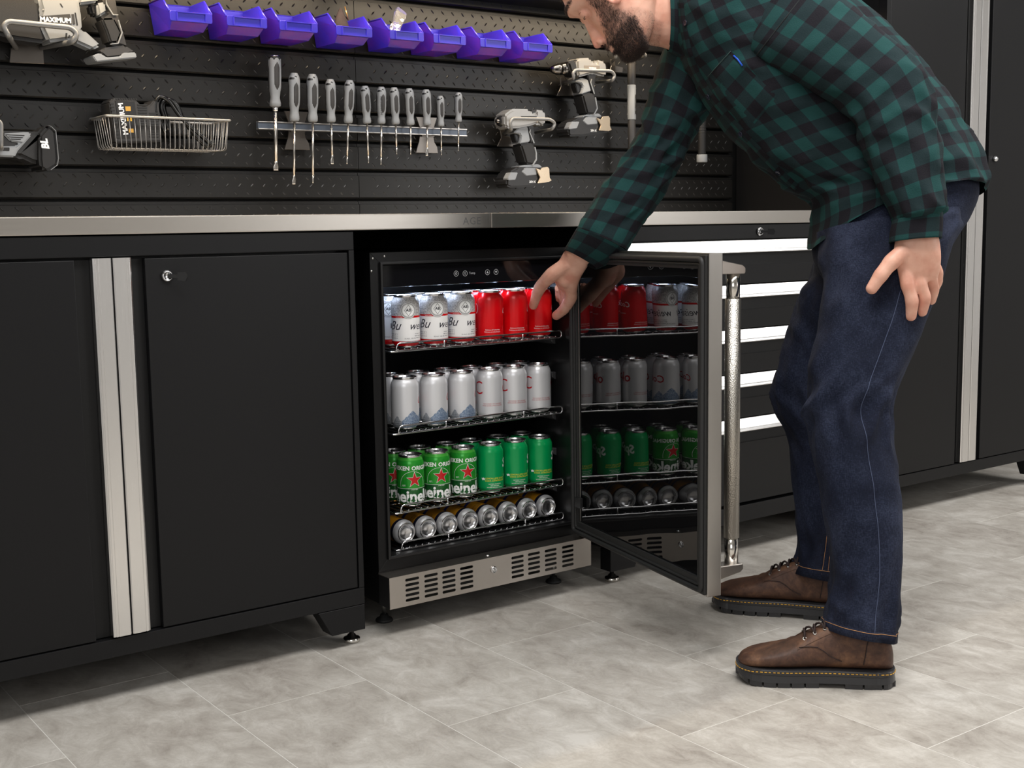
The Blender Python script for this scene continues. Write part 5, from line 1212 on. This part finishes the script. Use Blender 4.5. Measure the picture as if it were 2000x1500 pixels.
for p in ((1780, 619, 2.494), (1801, 611, 2.506), (1704, 562, 2.472), (1042, 596, 3.100), (1091, 616, 3.134), (1781, 590, 2.484), (1804, 588, 2.494), (1110, 545, 2.97), (1775, 550, 2.48)):
    tint[:, 0] = np.maximum(tint[:, 0], 0.55*np.exp(-(((co-np.array(at_d(*p)))**2).sum(1)/0.014**2)))
sm_ = tint[:, :2].copy()
for it in range(3): sm_ = 0.5*sm_+0.5*np.stack([(np.bincount(ed[:, 0], sm_[ed[:, 1], k], _n)+np.bincount(ed[:, 1], sm_[ed[:, 0], k], _n))/cnt for k in range(2)], 1)
tint[:, :2] = sm_
ca_ = bme.color_attributes.new('tint', 'FLOAT_COLOR', 'POINT'); ca_.data.foreach_set('color', tint.ravel())
for p in bme.polygons: p.use_smooth = True
bme.materials.clear(); bme.materials.append(SKIN)
man = bpy.data.objects.new('person', bme); COL.objects.link(man); man.location = PB
tag(man, 'bearded man in green plaid shirt, jeans and brown boots bending to reach into the fridge', 'person')
# beard, hair and brow strands
vn = np.empty(_n*3); bme.vertices.foreach_get('normal', vn); vn = vn.reshape(-1, 3)
rng = np.random.default_rng(5)
def strands(name, idx, count, lmin, lmax, r, comb, parent, jitter=0.5):
    if len(idx) == 0: return
    pick = rng.choice(idx, count); vs = []; fs = []
    for i in pick:
        p = Vector(co[i])+Vector(rng.normal(0, 0.0009, 3)); nm = Vector(vn[i]); d = (nm*0.55+comb+Vector(rng.normal(0, 1, 3))*jitter*0.4).normalized(); L = rng.uniform(lmin, lmax)
        sd = d.orthogonal().normalized(); s2 = d.cross(sd); b = len(vs); q = p-nm*0.0006
        mid = q+d*L*0.55+comb*L*0.08
        for k in range(3):
            a = 2.094*k; vs.append(q+(sd*math.cos(a)+s2*math.sin(a))*r)
        for k in range(3):
            a = 2.094*k; vs.append(mid+(sd*math.cos(a)+s2*math.sin(a))*r*0.8)
        vs.append(mid+(d*0.8+comb*0.3).normalized()*L*0.45)
        for k in range(3):
            l = (k+1) % 3; fs.append([b+k, b+l, b+3+l, b+3+k]); fs.append([b+3+k, b+3+l, b+6])
    o = MB().add(vs, fs, True).build(name, HAIR, parent, fix=False); return o
bi = np.nonzero(beard & ~lip)[0]
core = bi[(hu[bi] < -0.060)]; side_ = bi[hu[bi] >= -0.060]
bd_ = strands('beard', np.concatenate([side_, core, core, core]), 15000, 0.004, 0.0105, 0.00024, (-hU*0.75+hF*0.25), man); tag(bd_, kind='stuff')
ns = strands('neck_stubble', np.nonzero(neckst)[0], 1500, 0.0015, 0.0030, 0.00016, (-hU*0.4+hF*0.2), man); tag(ns, kind='stuff')
hi_ = np.nonzero(scalp & ~ears)[0]
hh = strands('hair', hi_, 26000, 0.008, 0.016, 0.00030, (-hF*0.55+hU*0.05), man); tag(hh, kind='stuff')
ei = np.nonzero(inhead & (np.abs(hu-0.0475) < 0.0040) & (hf > 0.07) & (np.abs(hs) > 0.010) & (np.abs(hs) < 0.050))[0]
eb = strands('eyebrows', ei, 900, 0.004, 0.007, 0.0002, (hU*0.25+hF*0.1), man, 0.4); tag(eb, kind='stuff')
el = MB()
for s in (-1, 1): el.tube([HP(.0800+.0124*math.cos(q)*.86, s*(.0300+.0124*math.sin(q)*.86), .0145-.0066+.0012*math.sin(q)) for q in (-1.0, -.6, -.2, .2, .6, 1.0)], [.0004, .0008, .0010, .0010, .0008, .0004], 6)
el.build('eyelashes', HAIR, man)
lc = MB()
for s in (-1, 1): lc.tube([HP(.0800+.0122*math.cos(q)*.80, s*(.0300+.0124*math.sin(q)*.88), .0145+.0072-.002*abs(math.sin(q))) for q in (-1.0, -.5, 0, .5, 1.0)], [.0003, .0006, .0007, .0006, .0003], 6)
lc.build('eyelid_crease_shade', mat('lid_crease_shade', srgb(150, 96, 80), 0.7), man)  # darker skin tone paints the shade of the lid fold
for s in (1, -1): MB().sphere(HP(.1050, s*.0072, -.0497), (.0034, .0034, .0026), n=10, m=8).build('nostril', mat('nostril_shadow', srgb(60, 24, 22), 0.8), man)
for e, d, nv, r1 in NAILS:
    nv = (nv-d*nv.dot(d)).normalized(); sd = d.cross(nv).normalized(); c = e-d*r1*0.35+nv*r1*0.90; vs = []
    for i in range(6):
        for j in range(5):
            x = (j/4-0.5)*2; y = i/5; w_ = r1*0.62*(1-0.25*abs(y-0.5)*2 if y > 0.5 else 1); vs.append(c+sd*x*w_+d*(y-0.5)*r1*1.5-nv*(0.30*r1*x*x+0.25*r1*max(0, y-0.6)))
    MB().add(vs, [[i*5+j, i*5+j+1, (i+1)*5+j+1, (i+1)*5+j] for i in range(5) for j in range(4)], True).build('fingernail', mat('fingernail', srgb(228, 176, 160), 0.25), man)

# shirt --------------------------------------------------------------------
def hem_warp(p, t, a):
    if t > 0.16: return p
    k = (1-t/0.16)**1.5; return p-DOWN*(0.046*k*abs(math.sin(a))**1.6)-(RIGHT*0.0)
sh = MB()
rg, uv = sec_loft(TORSO, 110, 120, 1.0, 2.35, fold=0.012, fscale=12.0, seed=1.0, warp=hem_warp, refc=1.09, famp=lambda t: 0.6+0.9*math.exp(-((t-.22)/.12)**2), fang=2.2)
torso_rg = rg
sh.loft(rg, False, True, uv)
rg, uv = sec_loft(SL_NEAR, 100, 72, 1.0, 2.2, fold=0.0085, fscale=17.0, seed=4.0, refc=0.42, famp=lambda t: 0.5+0.9*math.exp(-((t-.55)/.12)**2)+1.0*math.exp(-((t-.93)/.06)**2)); sh.loft(rg, False, True, uv); near_rg = rg
rg, uv = sec_loft(SL_FAR, 100, 72, 1.0, 2.2, fold=0.0095, fscale=17.0, seed=7.3, refc=0.42, famp=lambda t: 0.6+0.8*math.exp(-((t-.45)/.2)**2)); sh.loft(rg, False, True, uv)
shirt = sh.build('shirt', PLAID, man)
for nm, S_ in (('cuff', CF_NEAR), ('cuff', CF_FAR)):
    rg, uv = sec_loft(S_, 10, 48, 1.0, 2.2, refc=0.29); r2, _ = sec_loft(S_, 10, 48, 0.955, 2.2, refc=0.29)
    c_ = MB().loft(rg+r2[::-1], False, True, uv+uv[::-1]); c_.build(nm, PLAID, shirt)
# collar around the neck
CO = [(1306, 98, 1296, -100, 2.775, .068), (1330, 112, 1330, -108, 2.78, .076), (1352, 132, 1368, -112, 2.785, .088)]
rg, uv = sec_loft(CO, 8, 48, 1.0, 2.2, refc=0.48); r2, _ = sec_loft(CO, 8, 48, 0.94, 2.2)
MB().loft(rg+r2[::-1], False, True, uv+uv[::-1]).build('collar', PLAID, shirt)
CFL = [(1309, 20, 1300, -104, 2.775, .074), (1322, 44, 1322, -110, 2.775, .084), (1338, 58, 1352, -106, 2.775, .098)]
rg, uv = sec_loft(CFL, 8, 48, 1.0, 2.2, refc=0.50); MB().loft(rg, False, True, uv).build('collar_flap', PLAID, shirt)
def on_torso(t, a, off=0.0):
    """point and normal on the torso cloth: t 0 hem .. 1 neck, a ring angle"""
    n_ = len(torso_rg); m_ = len(torso_rg[0]); i = t*(n_-1); k = (a % (2*math.pi))/(2*math.pi)*m_; i0 = min(int(i), n_-2); k0 = int(k) % m_; fi, fk = i-i0, k-int(k); k1 = (k0+1) % m_
    p = (torso_rg[i0][k0]*(1-fk)+torso_rg[i0][k1]*fk)*(1-fi)+(torso_rg[i0+1][k0]*(1-fk)+torso_rg[i0+1][k1]*fk)*fi
    du = torso_rg[i0][k1]-torso_rg[i0][k0]; dv = torso_rg[i0+1][k0]-torso_rg[i0][k0]; nn = du.cross(dv).normalized()
    c = sum((q for q in torso_rg[i0]), Vector())/m_
    if nn.dot(p-c) < 0: nn = -nn
    return p+nn*off, nn
from mathutils.bvhtree import BVHTree
_m = len(torso_rg[0]); BV = BVHTree.FromPolygons([p for r in torso_rg for p in r], [[i*_m+k, i*_m+(k+1) % _m, (i+1)*_m+(k+1) % _m, (i+1)*_m+k] for i in range(len(torso_rg)-1) for k in range(_m)])
def on_px(u, v, off=0.0):
    """point of the shirt front that the photograph shows at pixel (u, v)"""
    d = ray(u, v).normalized(); h = BV.ray_cast(CAM_C, d)
    if h[0] is None: h = BV.find_nearest(CAM_C+d*2.72)
    n_ = h[1] if h[1].dot(d) < 0 else -h[1]; return h[0]+n_*off, n_
PLK = catmull([(1326, 4), (1334, 60), (1352, 128), (1388, 190), (1450, 262), (1520, 336), (1556, 368)], 60); rowsP = []
for i, (u, v) in enumerate(PLK):
    a_, b_ = PLK[max(i-1, 0)], PLK[min(i+1, 59)]; tx_, ty_ = b_-a_; L_ = math.hypot(tx_, ty_); nx, ny = ty_/L_, -tx_/L_
    rowsP.append([on_px(u+nx*(14*j/4-5), v+ny*(14*j/4-5), 0.0026 if 0 < j < 4 else 0.0004)[0] for j in range(5)])
MB().loft(rowsP, False, False, [[(0.006+0.0085*j, 0.012*i) for j in range(6)] for i in range(60)]).build('placket', PLAID, shirt)
for (u, v) in ((1341, 45), (1386, 188), (1449, 261), (1521, 335)):
    p, nn = on_px(u, v, 0.0032); M = Matrix.Translation(p) @ nn.to_track_quat('Z', 'Y').to_matrix().to_4x4()
    MB().lathe([(0, 0), (.0062, 0), (.0066, .0012), (.0060, .0024), (.0046, .0014), (0, .0014)], 18, M).build('button', BTN, shirt)
def patch(c, off, n1=12, n2=12, du=0.0, dv=0.0, sx=0.06, sy=0.11):
    rows = []
    for i in range(n1):
        r = []
        for j in range(n2):
            s, t = i/(n1-1), j/(n2-1); u = (1-s)*((1-t)*c[0][0]+t*c[1][0])+s*((1-t)*c[3][0]+t*c[2][0]); v = (1-s)*((1-t)*c[0][1]+t*c[1][1])+s*((1-t)*c[3][1]+t*c[2][1])
            r.append(on_px(u, v, off if 0 < i < n1-1 and 0 < j < n2-1 else 0.0003)[0])
        rows.append(r)
    return MB().loft(rows, False, False, [[(du+sx*j/(n2-1), dv+sy*i/(n1-1)) for j in range(n2+1)] for i in range(n1)])
patch([(1384, 149), (1428, 100), (1518, 188), (1474, 242)], 0.0016, 14, 10, 0.013, 0.02, 0.075, 0.135).build('chest_pocket', PLAID, shirt)
pe = [on_px(1384+44*i/8, 149-49*i/8, 0.0022)[0] for i in range(9)]; MB().tube(pe, 0.0007, 5).build('pocket_edge', mat('grey_green_seam', srgb(66, 84, 80), 0.9), shirt)
bt_ = [on_px(u, v, 0.003)[0] for u, v in ((1434, 109), (1442, 117), (1451, 128))]; MB().tube(bt_, 0.0019, 6).build('blue_tag', mat('blue_tag', srgb(20, 80, 190), 0.6), shirt)
for S_ in (0.10,):
    sm2 = MB(); i = int(0.13*len(near_rg)); sm2.tube([near_rg[i][k] for k in range(len(near_rg[i]))], 0.0016, 6, True); sm2.build('shoulder_seam', mat('seam_dark', srgb(20, 26, 28), 0.9), shirt)

# jeans ---------------------------------------------------------------------
jn = MB()
rg, uv = sec_loft(PELVIS, 22, 64, 1.0, 2.3, fold=0.003, fscale=9); jn.loft(rg, False, True)
def knee(p, t, a): return p
rgN, _ = sec_loft(LEG_N, 140, 80, 1.0, 2.25, fold=0.0120, fscale=11.0, seed=2.0, famp=lambda t: 0.35+1.1*math.exp(-((t-.44)/.07)**2)+0.9*math.exp(-((t-.90)/.07)**2)+0.7*math.exp(-((t-.05)/.08)**2)); jn.loft(rgN, False, True)
rgF, _ = sec_loft(LEG_F, 130, 80, 1.0, 2.25, fold=0.0120, fscale=11.0, seed=6.0, famp=lambda t: 0.35+1.1*math.exp(-((t-.46)/.08)**2)+0.9*math.exp(-((t-.90)/.07)**2)+1.0*math.exp(-((t-.2)/.12)**2)); jn.loft(rgF, False, True)
jeans = jn.build('jeans', DENIM, man)
def ring_on(rg, i, off):
    c = sum(rg[i], Vector())/len(rg[i]); return [p+(p-c).normalized()*off for p in rg[i]]
for rgx in (rgN, rgF):
    hemo = MB(); hemo.loft([ring_on(rgx, -1, -.003), ring_on(rgx, -1, .0022), ring_on(rgx, -8, .0020), ring_on(rgx, -9, .0000)], False, True); hemo.build('hem', DENIM, jeans)
    MB().tube(ring_on(rgx, -8, .0022), 0.0006, 5, True).build('hem_stitching', OSTITCH, jeans)
def seam(rgx, a, t0, t1, off=0.0, r=0.0013, m_=DENIM, name='side_seam'):
    n_ = len(rgx); k = int((a % (2*math.pi))/(2*math.pi)*len(rgx[0])); pts = []
    for i in range(int(t0*(n_-1)), int(t1*(n_-1))+1):
        c = sum(rgx[i], Vector())/len(rgx[i]); p = rgx[i][k]; pts.append(p+(p-c).normalized()*off)
    MB().tube(pts, r, 5).build(name, m_, jeans)
PALE = mat('faded_seam', srgb(72, 82, 108), 0.9)
seam(rgN, -math.pi/2+0.10, 0.20, 0.995, 0.0002, 0.0007, PALE)
seam(rgF, -math.pi/2-0.18, 0.45, 0.99, 0.0008, 0.0005, OSTITCH, 'inseam_stitching'); seam(rgF, -math.pi/2-0.06, 0.45, 0.99, 0.0008, 0.0005, OSTITCH, 'inseam_stitching')
wb = []
for (u_, v_) in ((1838, 391), (1862, 394), (1880, 395), (1897, 392)): wb.append(at_d(u_, v_, 2.56+(u_-1838)*0.0022))
pks = [at_d(1837, 478, 2.545), at_d(1842, 487, 2.55), at_d(1858, 470, 2.575), at_d(1870, 455, 2.60)]
MB().tube(pks, 0.0009, 5).build('pocket_stitching', OSTITCH, jeans)

# boots -----------------------------------------------------------------------
def boot(name, heel_px, toe_px, shift):
    a_, b_ = at_z(*heel_px, 0.0), at_z(*toe_px, 0.0); side = Vector((FWD.x, FWD.y, 0)).normalized()*shift
    O = a_+side; fx = (b_-a_); Lg = fx.length; fx.normalize(); fy = Vector((0, 0, 1)).cross(fx); k = Lg/0.312
    M = Matrix(((fx.x, fy.x, 0, O.x), (fx.y, fy.y, 0, O.y), (0, 0, 1, 0), (0, 0, 0, 1))) @ Matrix.Diagonal((k, k, k*0.86, 1))
    X = [0.0, .006, .02, .05, .09, .12, .15, .18, .21, .24, .265, .285, .298, .307, .312]; HW = [.005, .022, .0335, .0385, .0390, .0390, .0405, .0445, .0485, .0502, .0490, .0445, .0365, .0255, .006]
    ztop = [.075, .105, .132, .146, .148, .145, .131, .112, .095, .0835, .0755, .0690, .0630, .0560, .048]
    def hw(x): return float(np.interp(x, X, HW))
    out = []
    up = MB(); rings = []
    CX = catmull(list(zip(X, HW, ztop)), 46)
    def usec(x, h, zt, a):
        zb = .040; h = max(h, .003); ca, sa = math.cos(a), math.sin(a); e = 2.9
        yy = h*math.copysign(abs(ca)**(2/e), ca); zz = (zb+zt)/2+(zt-zb)/2*math.copysign(abs(sa)**(2/e), sa)
        yy *= 1-0.40*max(0, (zz-.070)/.08) if x > .10 else 1-0.12*max(0, (zz-.06)/.08)
        dn = mnoise.noise(Vector((x*60, yy*60, zz*60)))*0.0010+(0.0020*math.sin((x-.2)*330)*math.exp(-((x-.205)/.018)**2)*max(0, sa)); return (x, yy, zz+dn)
    for x, h, zt in CX: rings.append([M @ Vector(usec(x, h, zt, 2*math.pi*j/28)) for j in range(28)])
    up.loft(rings); bt = up.build(name, LEATHER, man)
    def hwr(x):
        x = min(max(x, 0.0), .312)
        if x < .02: return .0345*math.sqrt(max(0, 1-((.02-x)/.02)**2))
        if x > .272: return .0492*math.sqrt(max(0, 1-((x-.272)/.040)**2))
        return float(np.interp(x, X, HW)) if x > .03 else .0345+(.0372-.0345)*(x-.02)/.01
    def outline(g, z, n_=56):
        xs = [.156*(1-math.cos(math.pi*i/(n_-1))) for i in range(n_)]; P = [(x, hwr(x)) for x in xs]; out = []
        for i, (x, h) in enumerate(P):
            a, b = P[max(i-1, 0)], P[min(i+1, n_-1)]; tx_, ty_ = b[0]-a[0], b[1]-a[1]; L = math.hypot(tx_, ty_) or 1
            nx, ny = (-1, 0) if i == 0 else ((1, 0) if i == n_-1 else (-ty_/L, tx_/L)); out.append((x+nx*g, max(0, h+ny*g)))
        return out
    def slab(g0, z0, g1, z1, x0=-1, x1=2):
        r = []
        for g, z in ((g0, z0), (g1, z1)):
            P = [p for p in outline(g, z)]; ring = [(x, h, z) for x, h in P]+[(x, -h, z) for x, h in P[1:-1][::-1]]; r.append([M @ Vector((q[0], q[1], q[2]+0.016*max(0, (q[0]-.25)/.066)**2*(1-q[2]/.06)+.004*max(0, (.03-q[0])/.03)*(1-q[2]/.05))) for q in ring])
        return r
    so = MB(); r = slab(.0050, .012, .0030, .029)+slab(.0042, .0305, .0042, .0400)+slab(.0032, .0425, -.001, .0430); so.loft(r, True, True, None, False); sole = so.build('sole', SOLE, bt)
    lugx = [(-.004, .022), (.026, .060), (.064, .098)]+[(.150, .176), (.180, .204), (.208, .232), (.236, .260), (.264, .288), (.292, .3165)]
    for x0, x1 in lugx:
        vs = [x0+(x1-x0)*i/6 for i in range(7)]
        top = [(x, max(hwr(x), .012)+.004) for x in vs]; poly = top+[(x, -h) for x, h in top[::-1]]
        tz = lambda x, z: z+0.016*max(0, (x-.25)/.066)**2*(1-z/.06); MB().loft([[M @ Vector((x, y, tz(x, 0.0))) for x, y in poly], [M @ Vector((x, y*1.01, tz(x, .0140))) for x, y in poly]], True, True, None, False).build('lug', SOLE, sole)
    P = outline(.0046, 0, 90); ring = [(x, h) for x, h in P]+[(x, -h) for x, h in P[1:-1][::-1]]
    st = MB(); R3 = [M @ Vector((x, y, .0370)) for x, y in ring]; acc = 0; seg = []
    for i in range(len(R3)-1):
        p, q = R3[i], R3[i+1]; L = (q-p).length; m_ = max(1, int(L/0.0012))
        for s_ in range(m_):
            acc += L/m_; ph = (acc % 0.0085)
            if ph < 0.0066: seg.append(p.lerp(q, (s_+1)/m_))
            elif seg:
                if len(seg) > 1: st.tube([seg[0], seg[-1]], 0.0009, 5)
                seg = []
    tag(st.build('welt_stitching', YSTITCH, bt), kind='stuff')
    # lace facing, eyelets, laces
    def up_pt(x, a):
        h, zt = float(np.interp(x, CX[:, 0], CX[:, 1])), float(np.interp(x, CX[:, 0], CX[:, 2])); p = M @ Vector(usec(x, h, zt, a)); c = M @ Vector((x, 0, (.040+zt)/2)); d_ = (p-c).normalized(); return p+d_*0.0012, d_
    fp = []
    for sgn in (1, -1):
        rows = []
        for i in range(9):
            x = .112+.082*i/8; rows.append([up_pt(x, math.pi/2-sgn*(0.30+0.62*j/4+0.20*(i/8)*(j/4)))[0]+Vector((0, 0, 0.0008 if 0 < j < 4 and 0 < i < 8 else -0.0004)) for j in range(5)])
        MB().loft(rows, False, False).build('lace_facing', LEATHER, bt)
        fp.append([up_pt(.118+.020*i, math.pi/2-sgn*0.52)[0] for i in range(4)])
        for i in range(4):
            p, n_ = up_pt(.118+.020*i, math.pi/2-sgn*0.52); Mx = Matrix.Translation(p+n_*.001) @ n_.to_track_quat('Z', 'Y').to_matrix().to_4x4()
            MB().tube([Mx @ Vector((.0034*math.cos(a), .0034*math.sin(a), 0)) for a in [2*math.pi*j/14 for j in range(14)]], .0009, 6, True).build('eyelet', ZINC, bt)
    for i in range(4):
        for s0, s1, dj in ((0, 1, 0), (1, 0, -1)):
            j = i+dj
            if j < 0: continue
            p, q = fp[s0][i], fp[s1][j]; mid = (p+q)/2+Vector((0, 0, .012)); MB().tube([p, p.lerp(mid, .5)+Vector((0, 0, .004)), mid, q.lerp(mid, .5)+Vector((0, 0, .004)), q], .0023, 7).build('lace', LACE, bt)
    # heel counter seam
    hcs = [up_pt(x, math.pi+0.0 if False else 0)[0] for x in (.03,)]
    for sgn in (1, -1):
        pts = [up_pt(.062-.02*(i/7)**1.5, (math.pi/2-sgn*math.pi/2)+sgn*(-0.55+1.5*i/7))[0] for i in range(8)]
        MB().tube(pts, .0011, 5).build('heel_seam', LACE, bt)
        pts = [up_pt(.190-.085*i/7, (math.pi/2-sgn*math.pi/2)+sgn*(0.55-0.95*(i/7)))[0] for i in range(8)]
        MB().tube(pts, .0009, 5).build('side_seam', LACE, bt)
    return bt
boot('boot', (1757, 1352), (1449, 1338), 0.046)
boot('boot', (1668, 1218), (1402, 1194), 0.044)
